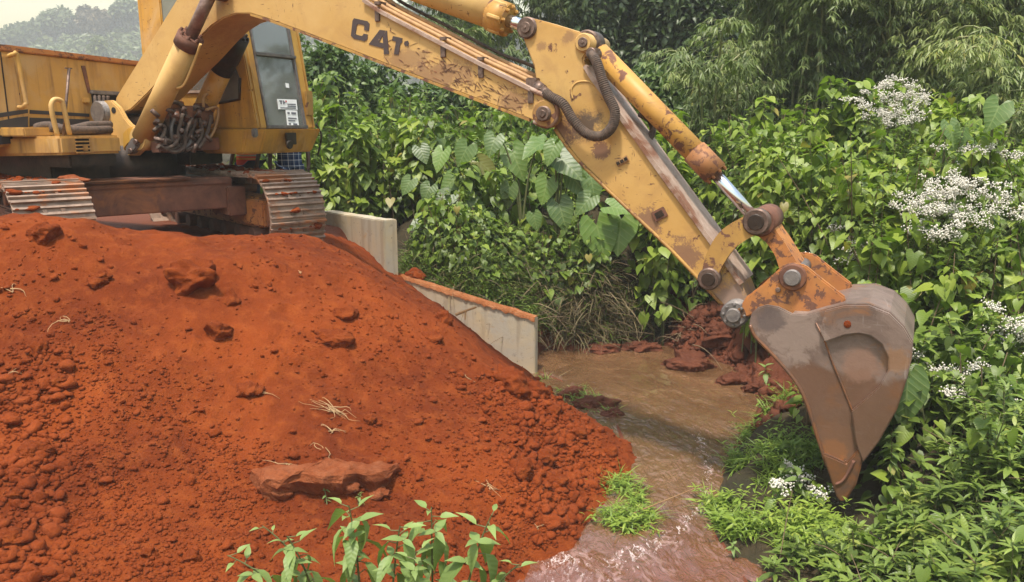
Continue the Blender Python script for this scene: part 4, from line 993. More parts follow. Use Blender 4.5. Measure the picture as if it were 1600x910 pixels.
mb = MB(); mb.loft([(fx(hb) - .012, CR + .18, hb), (fx(hb) - .012, CL - .19, hb), (fx(hb) - .020, CL - .19, hb), (fx(hb) - .020, CR + .18, hb)], [(fx(HT) - .012, CR + .18, HT), (fx(HT) - .012, CL - .19, HT), (fx(HT) - .020, CL - .19, HT), (fx(HT) - .020, CR + .18, HT)])
ws = mb.build('windscreen', M['glass'], cab)
def sticker(x0, y0, x1, y1, lines, k=0):
    A = [pf3(x0, y0, 1.6), pf3(x1, y0 + 1, 1.6), pf3(x1, y1 + 1, 1.6), pf3(x0, y1, 1.6)]
    A = [Vector((fx(p.z) - 0.006, p.y, p.z)) for p in A]
    mb = MB(); mb.loft(A, [p + Vector((0.003, 0, 0)) for p in A]); st = mb.build('sticker', M['paper'], ws)
    for (u0, v0, u1, v1, mt) in lines:
        pt = lambda u, v: A[0].lerp(A[1], u).lerp(A[3].lerp(A[2], u), v) + Vector((0.005, 0, 0))
        B = [pt(u0, v0), pt(u1, v0), pt(u1, v1), pt(u0, v1)]
        mb = MB(); mb.loft(B, [p + Vector((0.002, 0, 0)) for p in B]); mb.build('sticker_print', M[mt], st)
sticker(429, 155, 459, 171, [(.08, .12, .24, .24, 'print'), (.13, .24, .19, .50, 'print'), (.27, .12, .33, .5, 'print'), (.33, .24, .38, .36, 'print'), (.40, .12, .46, .3, 'redprint'), (.48, .42, .92, .52, 'print'), (.48, .62, .92, .72, 'print'), (.1, .8, .9, .88, 'print')])
sticker(440, 172, 458, 198, [(.12, .12, .3, .24, 'print'), (.45, .12, .85, .24, 'print'), (.12, .45, .85, .52, 'print'), (.12, .60, .7, .66, 'print'), (.12, .78, .3, .88, 'print'), (.5, .78, .85, .88, 'print')])
sticker(445, 130, 450, 137, [])
for l in (CR + 0.02, CL - 0.03):
    for f0, f1, nm in ((w0, 0.98, 'a'), (1.04, None, 'b')):
        e0 = fx(sill) - 0.17 if f1 is None else f1; e1 = fx(HT) - 0.17 if f1 is None else f1
        mb = MB(); mb.prism_l([(f0, sill), (e0, sill), (e1, HT), (f0, HT)], l, l + 0.008); mb.build('side_window', M['darkglass'] if l < 1 else M['glass'], cab)
mb = MB(); mb.prism_l([(w0 - .02, sill - .02), (0.98, sill - .02), (.98, sill + .012), (w0 - .02, sill + .012)], CR - 0.02, CR - 0.003); mb.build('window_sill', M['wornedge'], cab, 0.004)
# hatch in the right flank behind the far cylinder
q = [(344, 160), (374, 154), (375, 122), (368, 104)]
mb = MB(); mb.prism_l([pl(x, y, CR) for x, y in q], CR - 0.012, CR - 0.003); mb.build('flank_window', M['darkglass'], cab)
mb = MB(); A = [pl3(x, y, CR) for x, y in [(343, 161), (375, 155), (376, 122)]]
for p in A: p.y = CR - 0.012
mb.tube(A, 0.018, 8); mb.build('flank_window_rim', M['grease'], cab)
mb = MB(); mb.box((0.55, 1.02, hb + 0.32), (0.5, 0.52, 0.16)); mb.box((0.30, 1.02, hb + 0.72), (0.14, 0.5, 0.75)); mb.box((0.55, 1.02, hb + 0.12), (0.36, 0.36, 0.24)); mb.build('operator_seat', M['seat'], cab, 0.05, 3)
for l in (0.75, 1.28):
    mb = MB(); mb.tube([(1.25, l, hb), (1.22, l, hb + 0.5), (1.15, l, hb + 0.62)], 0.016, 8); mb.box((1.15, l, hb + 0.66), (0.04, 0.04, 0.09)); mb.build('control_lever', M['grease'], cab)
mb = MB(); mb.box((fx(hb + .3) + 0.03, CL - 0.085, hb + 0.30), (0.03, 0.13, 0.30)); mb.build('rusted_post_patch', M['link_paint'], cab, 0.01)
p = pf3(455, 217, 1.74); mb = MB(); mb.box((1.735, p.y, p.z), (0.03, 0.17, 0.14)); mb.cyl((1.74, p.y - .05, p.z - .07), (1.77, p.y - .05, p.z - .07), 0.05, n=14); mb.build('base_recess', M['grease'], base, 0.006)
mb = MB(); mb.box(pf3(398, 208, 1.75), (0.05, 0.08, 0.10)); mb.build('cab_mount', M['greypin'], base, 0.015)
mb = MB(); mb.tube([(1.66, CL + 0.05, hb + .05), (1.68, CL + 0.12, hb - 0.1), (1.62, CL + .1, bb - 0.05)], 0.012, 8, 4); mb.build('door_cable', M['grease'], base)

# ---- stick cylinder
SL = 0.0
sc, a, g_, b, d = ram('stick_cylinder', SL, (430, -98), (785, 29), (823, 43), 0.125, 0.055, M['boom_paint'], M['chrome'], M['cyl_paint'], 0.17)
mb = MB()
for k in range(6):
    t = d.orthogonal().normalized(); t.rotate(Matrix.Rotation(k * math.pi / 3 + .3, 3, d)); mb.cyl(g_ - d * 0.08 + t * 0.130, g_ + d * 0.05 + t * 0.130, 0.026, n=6)
mb.build('gland_bolt', M['boom_paint'], sc, 0.006)
mb = MB(); mb.tube([a.lerp(g_, .1) + Vector((0, -.02, .19)), a.lerp(g_, .8) + Vector((0, -.02, .17)), a.lerp(g_, .93) + Vector((0, -.02, .19)), g_ + Vector((0, 0, .13))], 0.02, 8, 4); mb.build('cylinder_pipe', M['boom_paint'], sc)

# ---- stick (dipper)
SN = -0.19
so = [(812, 46), (816, 34), (826, 28), (842, 31), (913, 53), (924, 60), (926, 70), (918, 82), (911, 92), (914, 108), (925, 124), (961, 173), (1034, 276), (1113, 384), (1160, 448), (1172, 478), (1166, 500), (1150, 506), (1136, 498), (1130, 478), (1050, 391), (954, 300), (900, 246), (867, 200), (846, 176), (840, 140), (834, 105), (824, 78)]
mb = MB(); mb.prism_l([pl(x, y, SN) for x, y in so], SN, -SN)
stick = mb.build('stick', M['stick_worn'], EX, 0.012)
# bare front flange, wider than the box
fe = [(914, 104), (925, 122), (961, 171), (1034, 273), (1113, 381), (1158, 444)]
E3 = [pl3(x, y, SN) for x, y in fe]
mb = MB()
for a_, b_ in zip(E3[:-1], E3[1:]):
    n_v = Vector((b_.x - a_.x, 0, b_.z - a_.z)).normalized(); nn = Vector((-n_v.z, 0, n_v.x)) * -1
    nn = nn if nn.z > 0 else -nn
    mb.loft([a_ + Vector((0, -.025, 0)) + nn * .022, a_ + Vector((0, .405, 0)) + nn * .022, a_ + Vector((0, .405, 0)) - nn * .012, a_ + Vector((0, -.025, 0)) - nn * .012], [b_ + Vector((0, -.025, 0)) + nn * .022, b_ + Vector((0, .405, 0)) + nn * .022, b_ + Vector((0, .405, 0)) - nn * .012, b_ + Vector((0, -.025, 0)) - nn * .012])
mb.build('front_flange', M['wornedge'], stick)
re_ = [(867, 201), (900, 247), (954, 301), (1050, 392), (1128, 476)]
E3 = [pl3(x, y, SN) for x, y in re_]; mb = MB()
for p in E3: p.y = SN - 0.002
mb.tube(E3, 0.016, 6, 3); mb.build('rear_flange', M['link_paint'], stick)
for x, y, r, r2, nm in ((824, 44, .088, .045, 'M'), (913, 67, .075, .04, 'M')):
    p = pl(x, y, SN); mb = MB(); mb.cyl((p[0], SN - .03, p[1]), (p[0], -SN + .03, p[1]), r, n=24); o = mb.build('pin_boss', M['pin'] if x < 900 else M['boom_paint'], stick, 0.01)
    mb = MB(); mb.cyl((p[0], SN - .045, p[1]), (p[0], SN - .02, p[1]), r2, n=20); mb.cyl((p[0], SN - .052, p[1]), (p[0], SN - .04, p[1]), 0.014, n=10); mb.build('pin_cap', M['pin'], o, 0.004)
p = pl(1152, 487, SN); mb = MB(); mb.cyl((p[0], SN - .13, p[1]), (p[0], -SN + .13, p[1]), 0.105, n=26); o = mb.build('bucket_pin', M['greypin'], stick, 0.012)
mb = MB(); mb.cyl((p[0], SN - .165, p[1]), (p[0], SN - .12, p[1]), 0.055, n=20)
for k in range(8): an = k * math.pi / 4; mb.cyl((p[0] + .08 * math.cos(an), SN - .145, p[1] + .08 * math.sin(an)), (p[0] + .08 * math.cos(an), SN - .125, p[1] + .08 * math.sin(an)), 0.014, n=6)
mb.build('pin_cap', M['greypin'], o, 0.005)
# cover plates
def patch(x, y, w, h, ang, mat, t=0.014, bolts=0):
    p = pl(x, y, SN); m_ = Matrix.Translation((p[0], SN - t / 2, p[1])) @ Matrix.Rotation(ang, 4, 'Y')
    mb = MB(); mb.box((0, 0, 0), (1, 1, 1), m_ @ Matrix.Diagonal((w, t, h, 1))); o = mb.build('cover_plate', mat, stick, 0.004)
    if bolts:
        mb = MB()
        for k in range(bolts): mb.box((0, 0, 0), (1, 1, 1), m_ @ Matrix.Translation(((k - (bolts - 1) / 2) * w / bolts, -t, 0)) @ Matrix.Diagonal((.025, .01, .025, 1)))
        mb.build('plate_bolt', M['grease'], o)
patch(973, 252, 0.11, 0.05, R(-30), M['pipe'], .014, 3)
patch(1031, 335, 0.115, 0.085, R(-30), M['frame'], .016)
patch(1031, 335, 0.07, 0.05, R(-30), M['grease'], .022)
arc = [pl3(x, y, SN) for x, y in [(895, 155), (893, 140), (902, 129), (920, 128), (933, 137)]]
mb = MB(); mb.tube(arc, 0.008, 6, 5); mb.build('weld_bead', M['boom_paint'], stick)
# dirt-stained triangle where the hose loop lies
# hose loop
hq = [(846, 139, -.24), (858, 150, -.27), (880, 163, -.30), (895, 187, -.30), (915, 208, -.29), (938, 213, -.28), (956, 199, -.28), (961, 175, -.28), (950, 150, -.28), (940, 122, -.28), (932, 97, -.28), (923, 84, -.25)]
H3 = [pl3(x, y, l) for x, y, l in hq]
ho = MB(); ho.tube(H3, 0.036, 12, 7); ho = ho.build('stick_hose', M['hose'], stick)
cp = catmull(H3, 9); mb = MB()
for i in range(6, len(cp) - 2):
    d_ = (cp[i + 1] - cp[i]).normalized() if i + 1 < len(cp) else d_
    if (cp[i] - H3[-1]).length > 0.05: mb.cyl(cp[i] - d_ * 0.006, cp[i] + d_ * 0.006, 0.041, n=12)
mb.build('hose_wrap', M['hose'], ho)
mb = MB(); a_ = pl3(838, 134, -.22); b_ = pl3(858, 150, -.26); mb.cyl(a_, a_.lerp(b_, .5), 0.055, n=6); mb.cyl(a_.lerp(b_, .4), b_, 0.045, n=12); mb.box(pl3(836, 132, -.18), (.10, .16, .10)); mb.build('hose_coupling', M['pin'], ho, 0.006)
mb = MB(); mb.cyl(pl3(922, 83, -.26), pl3(934, 86, -.14), 0.045, n=10); mb.box(pl3(928, 84, -.2), (.08, .10, .08)); mb.build('hose_elbow', M['pin'], ho, 0.006)

# ---- bucket cylinder and linkage
ck, a, g_, b, d = ram('bucket_cylinder', -0.02, (934, 82), (1107, 260), (1182, 345), 0.092, 0.048, M['cyl_paint'], M['chrome'], M['collar'], 0.24)
mb = MB(); p = pl3(922, 68, -.02); mb.cyl(p + Vector((0, -.1, 0)), p + Vector((0, .1, 0)), 0.10, n=22); mb.cyl(p, a, 0.075, n=18); mb.build('base_eye', M['pin'], ck, 0.01)
mb = MB(); mb.tube([pl3(1012, 222, .10), pl3(1020, 205, .16), pl3(1016, 188, .14), pl3(1000, 178, .06)], 0.03, 8, 4); mb.build('cylinder_hose', M['hose'], ck)
def bar_link(pts, w, l0, l1, nm, mat):
    """flat curved lever: centre line and half widths in survey spots"""
    L = [pl3(x, y, l0) for x, y in pts]; up, dn = [], []
    L = catmull(L, 6); n = len(L)
    for i, p in enumerate(L):
        t = (L[min(i + 1, n - 1)] - L[max(i - 1, 0)]).normalized(); nn = Vector((-t.z, 0, t.x))
        ww = np.interp(i / (n - 1), np.linspace(0, 1, len(w)), w)
        up.append(p + nn * ww); dn.append(p - nn * ww)
    mb = MB()
    for i in range(n - 1):
        A = [up[i], up[i + 1], dn[i + 1], dn[i]]; sh = Vector((0, l1 - l0, 0)); 
        mb.loft(A, [v + sh for v in A], caps=True)
    bmesh.ops.remove_doubles(mb.bm, verts=mb.bm.verts, dist=0.0005)
    return mb.build(nm, mat, EX)
for l0, l1 in ((-0.30, -0.235), (0.235, 0.30)):
    lk = bar_link([(1108, 436), (1117, 405), (1140, 372), (1182, 347)], [.06, .075, .085, .08], l0, l1, 'idler_link', M['link_paint'])
    for x, y, r in ((1108, 436, .088), (1182, 347, .10)):
        p = pl(x, y, l0); s = -1 if l0 < 0 else 1
        e0, e1 = (l0 - .025, l1 + .0) if s < 0 else (l0, l1 + .025)
        mb = MB(); mb.cyl((p[0], e0, p[1]), (p[0], e1, p[1]), r, n=24); q_ = mb.build('link_boss', M['pin'], lk, 0.01)
        if s < 0: mb = MB(); mb.cyl((p[0], e0 - .015, p[1]), (p[0], e0 + .01, p[1]), r * .6, n=20); mb.cyl((p[0], e0 - .018, p[1]), (p[0], e0 + .005, p[1]), r * .25, n=10); mb.build('link_pin', M['grease'], q_, 0.004)
for (x, y) in ((1108, 436), (1182, 347)):
    p = pl(x, y, -.3); mb = MB(); mb.cyl((p[0], -.24, p[1]), (p[0], .24, p[1]), 0.05, n=18); mb.build('link_shaft', M['pin'], EX)
tl = bar_link([(1186, 350), (1206, 372), (1222, 396), (1238, 431)], [.085, .055, .055, .08], -0.16, 0.16, 'tipping_link', M['orange_rust'])
p = pl(1190, 347, -.16); mb = MB(); mb.cyl((p[0], -.20, p[1]), (p[0], .20, p[1]), 0.11, n=24); mb.build('link_boss', M['frame'], tl, 0.01)

# ---- bucket
BN = -0.44; BFAR = 0.40
bk_o = [(1174, 490), (1184, 481), (1198, 477), (1216, 480), (1238, 491), (1260, 492), (1290, 483), (1319, 476), (1358, 475), (1391, 488), (1413, 510), (1427, 535), (1425, 560), (1418, 590), (1402, 640), (1374, 690), (1349, 722), (1333, 738), (1292, 728), (1275, 676), (1259, 627), (1240, 592), (1204, 551), (1180, 526), (1170, 508)]
Q = [pl(x, y, BN) for x, y in bk_o]
mb = MB(); mb.prism_l(Q, BN, BN + 0.035); bucket = mb.build('bucket', M['bucket'], EX, 0.008)
mb = MB(); mb.prism_l(Q, BFAR - 0.035, BFAR); mb.build('far_side_plate', M['bucket'], bucket, 0.008)
# curved shell between the side plates
shell = Q[4:18]
inn = []
cx_, cz_ = np.mean([q[0] for q in Q]), np.mean([q[1] for q in Q])
for i, (f, h) in enumerate(shell):
    d_ = Vector((cx_ - f, cz_ - h)).normalized() * 0.035; inn.append((f + d_.x, h + d_.y))
mb = MB()
for i in range(len(shell) - 1):
    A = [shell[i], shell[i + 1], inn[i + 1], inn[i]]
    mb.loft([(f, BN + .037, h) for f, h in A], [(f, BFAR - .037, h) for f, h in A])
bmesh.ops.remove_doubles(mb.bm, verts=mb.bm.verts, dist=0.0005)
sh = mb.build('bucket_shell', M['bucket'], bucket)
for l in ():          # the heel is worn smooth
    mb = MB(); s2 = Q[6:14]
    for i in range(len(s2) - 1):
        o1 = []
        for f, h in (s2[i], s2[i + 1]):
            d_ = Vector((f - cx_, h - cz_)).normalized() * 0.005; o1.append((f + d_.x, h + d_.y))
        A = [s2[i], s2[i + 1], o1[1], o1[0]]; mb.loft([(f, l - .05, h) for f, h in A], [(f, l + .05, h) for f, h in A])
    bmesh.ops.remove_doubles(mb.bm, verts=mb.bm.verts, dist=0.0005); mb.build('wear_strip', M['bucket'], sh)
# raised side wear plate with its D-shaped hollow
wp = [(1290, 484), (1319, 477), (1358, 476.5), (1390, 489), (1412, 511), (1426, 535), (1424, 560), (1417, 590), (1401, 639), (1373, 689), (1349, 720), (1338, 690), (1331, 640), (1352, 622), (1376, 600), (1388, 577), (1388, 556), (1378, 536), (1361, 523), (1342, 519), (1320, 522), (1289, 533), (1282, 515)]
mb = MB(); mb.prism_l([pl(x, y, BN) for x, y in wp], BN - 0.045, BN - 0.001); mb.build('wear_plate', M['bucket'], bucket, 0.008)
cr = [pl3(x, y, BN - .004) for x, y in [(1275, 505), (1289, 533), (1300, 565), (1314, 598), (1331, 640), (1342, 680)]]
mb = MB(); mb.tube(cr, 0.008, 6); mb.build('weld_seam', M['tooth'], bucket)
ed = [pl3(x, y, BN - .002) for x, y in [(1172, 508), (1180, 526), (1204, 551), (1240, 592), (1259, 627), (1275, 676), (1292, 728)]]
mb = MB(); mb.tube(ed, 0.014, 8, 3); mb.build('cutting_edge', M['tooth'], bucket)
lip = [pl3(x, y, BN) for x, y in ((1300, 726), (1345, 722))]
mb = MB(); A = [pl(1292, 728, BN), pl(1349, 722, BN), pl(1343, 732, BN), pl(1296, 738, BN)]; mb.prism_l(A, BN + .037, BFAR - .037); mb.build('bucket_lip', M['tooth'], bucket, 0.008)
tooth_o = [(1284, 706), (1300, 712), (1322, 722), (1348, 693), (1354, 694), (1344, 735), (1338, 756), (1323, 780), (1314, 783), (1307, 774), (1299, 750)]
for k in range(5):
    l0 = BN - 0.03 + k * (BFAR - BN - 0.05) / 4
    mb = MB(); TQ = [pl(x, y, BN) for x, y in tooth_o]; mb.prism_l(TQ, l0, l0 + 0.11); t_ = mb.build('tooth', M['tooth'], bucket, 0.012)
p = pl(1322, 742, BN); 
for k in range(8):
    q_ = pl(1296 + k * 5.2, 765 - 8 * abs(k - 2) ** 1.1 if k > 2 else 755, BN)
mb = MB(); rr_ = [pl3(x, y, BN - .034) for x, y in [(1306, 757), (1316, 752), (1326, 738), (1334, 720)]]; mb.tube(rr_, 0.012, 6, 4); mb.build('tooth_weld', M['frame'], bucket)
# hinge ears
eo = [(1158, 477), (1166, 464), (1190, 446), (1222, 416), (1236, 411), (1258, 415), (1290, 441), (1322, 466), (1318, 478), (1288, 485), (1260, 494), (1238, 493), (1216, 482), (1196, 479), (1176, 492), (1160, 500), (1144, 494), (1146, 484)]
for l in (-0.32, 0.24):
    mb = MB(); mb.prism_l([pl(x, y, -.32) for x, y in eo], l, l + 0.05); e_ = mb.build('hinge_ear', M['orange_rust'], bucket, 0.012)
    p = pl(1239, 433, -.32)
    if l < 0:
        mb = MB(); mb.cyl((p[0], l - .03, p[1]), (p[0], l + .02, p[1]), 0.10, n=26); q_ = mb.build('ear_boss', M['frame'], e_, 0.008)
        mb = MB(); mb.cyl((p[0], l - .06, p[1]), (p[0], l + .6, p[1]), 0.062, n=20); mb.build('ear_pin', M['greypin'], q_, 0.008)
        p = pl(1216, 453, -.32); mb = MB(); mb.cyl((p[0], l - .02, p[1]), (p[0], l, p[1]), 0.02, n=10); mb.build('ear_bolt', M['pin'], e_, 0.004)
clod_p = pl3(1324, 507, BN - .047)
mb = MB(); bmesh.ops.create_icosphere(mb.bm, subdivisions=2, radius=0.026, matrix=Matrix.Translation(clod_p) @ Matrix.Diagonal((1.0, 0.3, 1.1, 1))); mb.build('soil_fleck', M['clod'], bucket)

for _q in ((1320, 782), (1292, 728), (1152, 487)):
    _w = _hit(*_q, CX + UV_ * BN, UV_); print('SPOT', _q, tuple(round(v, 2) for v in _w), 'ground', round(float(ground_z(np.array([_w.x]), np.array([_w.y]))[0]), 2))
# ------------------------------------------------------------------ leaves
def leaf_tmpl(st, fold=0.15, droop=0.3, wave=0.0):
    """st: (u of midrib, u of margin, half width). x across, y to the tip, z the upper face"""
    V, UVs = [], []
    for i, (um, ue, w) in enumerate(st):
        wz = wave * (1 if i % 2 else -1)
        for s in (-1, 0, 1):
            u = um if s == 0 else ue
            V.append((s * w, u, abs(s) * (fold * w + wz * w) - droop * u * abs(u))); UVs.append((s * w, u, 0))
    F = []
    for i in range(len(st) - 1):
        a = i * 3; F += [(a, a + 1, a + 4, a + 3), (a + 1, a + 2, a + 5, a + 4)]
    return np.array(V), np.array(F), np.array(UVs)
HEART = leaf_tmpl([(0.02, -0.20, .20), (0.08, -0.06, .42), (.30, .24, .45), (.58, .55, .31), (.84, .83, .12), (1.0, 1.0, .004)], 0.22, 0.30)
TARO = leaf_tmpl([(0.02, -0.30, .16), (.03, -.27, .32), (.06, -.08, .43), (.22, .16, .47), (.42, .38, .42), (.62, .60, .31), (.80, .79, .18), (.93, .93, .07), (1.0, 1.0, .004)], 0.22, 0.26, 0.11)
OVATE = leaf_tmpl([(0, 0, .01), (.14, .14, .17), (.36, .36, .235), (.62, .62, .17), (.86, .86, .06), (1, 1, .004)], 0.25, 0.35)
LANCE = leaf_tmpl([(0, 0, .012), (.2, .2, .105), (.48, .48, .14), (.76, .76, .085), (1, 1, .004)], 0.30, 0.35)
BLADE = leaf_tmpl([(0, 0, .016), (.35, .35, .020), (.7, .7, .013), (1, 1, .001)], 0.3, 0.55)
BAMB = leaf_tmpl([(0, 0, .01), (.25, .25, .07), (.6, .6, .055), (1, 1, .002)], 0.25, 0.25)
CLUMP = leaf_tmpl([(0, 0, .05), (.3, .3, .30), (.7, .7, .26), (1, 1, .02)], 0.35, 0.3)
def nrmz(a): return a / np.maximum(np.linalg.norm(a, axis=-1, keepdims=True), 1e-9)
class Leaves:
    def __init__(s, tmpl): s.t = tmpl; s.d = []
    def add(s, pos, tip, nrm, size, tint, ws=None, dz=None):
        pos = np.atleast_2d(pos); n = len(pos)
        f = lambda a: np.broadcast_to(np.asarray(a, float), (n,)) if a is not None else np.ones(n)
        s.d.append((pos, np.broadcast_to(tip, (n, 3)), np.broadcast_to(nrm, (n, 3)), f(size), f(tint), f(ws), f(dz)))
    def count(s): return sum(len(d[0]) for d in s.d)
    def mesh(s, name, origin=(0, 0, 0)):
        pos, tip, nrm, size, tint, ws, dz = [np.concatenate([d[i] for d in s.d]) for i in range(7)]
        y = nrmz(tip); z = nrm - (nrm * y).sum(1, keepdims=True) * y; z = nrmz(z); x = np.cross(y, z)
        V, F, UVs = s.t; k = len(V); n = len(pos)
        W = pos[:, None] - np.array(origin) + size[:, None, None] * (x[:, None] * (V[None, :, 0, None] * ws[:, None, None]) + y[:, None] * V[None, :, 1, None] + z[:, None] * (V[None, :, 2, None] * dz[:, None, None]))
        Fa = (F[None] + (np.arange(n) * k)[:, None, None]).reshape(-1, 4)
        return np_mesh(name, W.reshape(-1, 3), Fa, {'tint': ('FLOAT', np.repeat(np.clip(tint, 0, 1), k)), 'luv': ('FLOAT_VECTOR', np.tile(UVs, (n, 1)))})
def sticks(segs, n=4):
    """many thin tapering rods in one mesh; segs: list of (pts (k,3), r0, r1)"""
    Vs, Fs, off = [], [], 0
    for pts, r0, r1 in segs:
        pts = np.asarray(pts, float); k = len(pts)
        t = nrmz(np.gradient(pts, axis=0)); ref = np.array([0.31, 0.2, 0.93]) if abs(t[0, 2]) < 0.9 else np.array([1.0, 0.1, 0])
        u = nrmz(np.cross(t, ref)); v = np.cross(t, u); r = np.linspace(r0, r1, k)
        an = np.arange(n) * 2 * np.pi / n
        ring = pts[:, None] + r[:, None, None] * (u[:, None] * np.cos(an)[None, :, None] + v[:, None] * np.sin(an)[None, :, None])
        Vs.append(ring.reshape(-1, 3))
        i = np.arange(k - 1)[:, None] * n + np.arange(n)[None]; j = np.arange(k - 1)[:, None] * n + (np.arange(n)[None] + 1) % n
        Fs.append(np.stack([i, j, j + n, i + n], -1).reshape(-1, 4) + off); off += k * n
    return np.vstack(Vs), np.vstack(Fs)
def sph(az, el):
    return np.stack([np.cos(az) * np.cos(el), np.sin(az) * np.cos(el), np.sin(el)], -1)

# a hanging-leaf shoot: heart leaves on short stalks, tips down
def vine_shoot(L, S, b, h, g, size=0.15, n=None, tint=0.5, lean=None, rad=0.16, low=0.15):
    n = n or int(26 * h)
    lean = lean if lean is not None else g.normal(size=2) * 0.18
    t = low + (1 - low) * g.random(n) ** 0.8
    ax = np.stack([b[0] + lean[0] * h * t ** 1.5, b[1] + lean[1] * h * t ** 1.5, b[2] + h * t], 1)
    az = g.uniform(0, 2 * np.pi, n); out = sph(az, np.zeros(n))
    r = rad * (0.35 + 0.9 * g.random(n)) * (1.15 - 0.7 * t)
    pos = ax + out * r[:, None] + np.array([0, 0, 1]) * (g.random(n) * 0.06)[:, None]
    tilt = g.uniform(0.25, 1.15, n) - 0.35 * (t > 0.9)
    nrm = out * np.sin(tilt)[:, None] + np.array([0, 0, 1]) * np.cos(tilt)[:, None] + g.normal(size=(n, 3)) * 0.18
    tip = out * np.cos(tilt)[:, None] - np.array([0, 0, 1]) * np.sin(tilt)[:, None] + g.normal(size=(n, 3)) * 0.30
    sz = size * g.uniform(0.55, 1.2, n) * (1.05 - 0.35 * t)
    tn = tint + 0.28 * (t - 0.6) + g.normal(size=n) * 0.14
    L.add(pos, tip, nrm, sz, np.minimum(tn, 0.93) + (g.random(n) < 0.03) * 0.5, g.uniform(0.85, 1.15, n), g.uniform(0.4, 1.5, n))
    k = 6; tt = np.linspace(0, 1, k)
    S.append((np.stack([b[0] + lean[0] * h * tt ** 1.5, b[1] + lean[1] * h * tt ** 1.5, b[2] + h * tt], 1), 0.010, 0.004))
# an upright herb: lance leaves spiralling up the stem, a rosette at its top
def weed_shoot(L, S, b, h, g, size=0.10, n=None, tint=0.5, lean=None, up=0.35, low=0.25):
    n = n or max(8, int(36 * h))
    lean = lean if lean is not None else g.normal(size=2) * 0.25
    t = np.sort(low + (1 - low) * g.random(n) ** 0.7)
    pos = np.stack([b[0] + lean[0] * h * t ** 1.5, b[1] + lean[1] * h * t ** 1.5, b[2] + h * t], 1)
    az = np.arange(n) * 2.4 + g.normal(size=n) * 0.3
    el = up + 0.55 * (t - 0.7) * 2 + g.normal(size=n) * 0.22
    tip = sph(az, el); nrm = np.stack([-np.cos(az) * np.sin(el), -np.sin(az) * np.sin(el), np.cos(el)], 1) + g.normal(size=(n, 3)) * 0.15
    sz = size * (1.1 - 0.45 * t) * g.uniform(0.7, 1.2, n)
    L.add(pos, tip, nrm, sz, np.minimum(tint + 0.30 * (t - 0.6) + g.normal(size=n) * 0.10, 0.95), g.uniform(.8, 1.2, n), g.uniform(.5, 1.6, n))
    tt = np.linspace(0, 1, 5)
    S.append((np.stack([b[0] + lean[0] * h * tt ** 1.5, b[1] + lean[1] * h * tt ** 1.5, b[2] + h * tt], 1), 0.006, 0.0025))
def gz(x, y): return float(ground_z(np.array([x]), np.array([y]))[0])
def gbase(px, py, D):
    p = P(px, py, D); return np.array([p.x, p.y, gz(p.x, p.y)])
g = np.random.default_rng(77)

# ------------------------------------------------------------------ the vine thicket on the far bank (one unbroken mass)
def top_env(X, Y):
    rt = 0.52 + 0.61 * (Y - 4.6); bk_ = 1.35 + 0.95 * (Y - 10.8)
    t = sstep(1.7, 3.0, X); e = bk_ * (1 - t) + rt * t; cap = (2.55 + .17 * np.maximum(0, Y - 10.5)) * (1 - t) + (2.72 + .03 * Y * 0) * t
    return np.minimum(e, cap) + 0.80 * fbm(X, Y, 0.85, 3)
L = Leaves(HEART); S = []
N = 0
while N < 740:
    x = g.uniform(-4.0, 9.0); y = g.uniform(5.0, 16.5)
    if abs(x) > 0.72 * y + 0.6: continue
    if x < -1.15 and y < 12.0: continue
    if inside(np.array([x]), np.array([y]))[0]: continue
    d = float(bank_d(np.array([x]), np.array([y]))[0])
    if d < 0.55: continue
    if x < 1.9 and y < 10.8 + 0.25 * math.sin(3 * x): continue
    if x < 2.6 and y > 7.3 and y < 9.5: continue
    if x > 1.2 and y < 6.4 and g.random() < 0.75: continue
    z0 = gz(x, y); h = float(top_env(np.array(x), np.array(y))) - z0
    if h < 0.25: continue
    h *= g.uniform(0.72, 1.10)
    big_ = g.random()
    patch = 0.5 + 0.9 * float(fbm(np.array([x + 40]), np.array([y]), 0.7, 3)[0])
    vine_shoot(L, S, (x, y, z0), h, g, size=(0.115 + 0.19 * big_ ** 2) * (0.85 if x > 3.4 else 1.0), n=int((30 - 8 * big_) * h + 8), tint=0.34 + 0.42 * patch + 0.12 * g.normal(), rad=0.22, low=0.08)
    N += 1
th = link('vine_thicket', L.mesh('vine_thicket'), M['vine'])
tag(th, 'dense green thicket of heart shaped vines covering the far bank', 'vine thicket', None, 'stuff')
W_ = Leaves(OVATE); N = 0
while N < 330:                       # other herbs growing through the vines
    x = g.uniform(-4.0, 8.5); y = g.uniform(5.2, 14.5)
    if abs(x) > 0.70 * y + 0.4 or (x < -1.15 and y < 12.0) or inside(np.array([x]), np.array([y]))[0]: continue
    if float(bank_d(np.array([x]), np.array([y]))[0]) < 0.5 or (x < 1.9 and y < 10.8) or (x < 2.6 and 7.3 < y < 9.5): continue
    z0 = gz(x, y); h = float(top_env(np.array(x), np.array(y))) - z0
    if h < 0.3: continue
    weed_shoot(W_, S, (x, y, z0), h * g.uniform(.75, 1.15), g, size=g.uniform(.10, .17), n=int(14 + 22 * h), tint=g.uniform(.35, .75), up=.1, low=.35); N += 1
N = 0
while N < 330:                       # low creepers in front of the big leaves and along the back bank
    px = g.uniform(636, 1090); D = g.uniform(10.3, 10.95) if px < 830 else g.uniform(10.65, 11.05); p = P(px, 400, D)
    if p.x < -2.2 or float(bank_d(np.array([p.x]), np.array([p.y]))[0]) < 0.3 or inside(np.array([p.x]), np.array([p.y]))[0]: continue
    hm = .75 if px < 640 else (.55 + .25 * math.sin(px * .03))
    vine_shoot(L, S, (p.x, p.y, gz(p.x, p.y)), hm * g.uniform(.4, 1.0), g, size=g.uniform(.08, .15), n=int(16), tint=g.uniform(.2, .6), rad=.22, low=.05); N += 1
N = 0
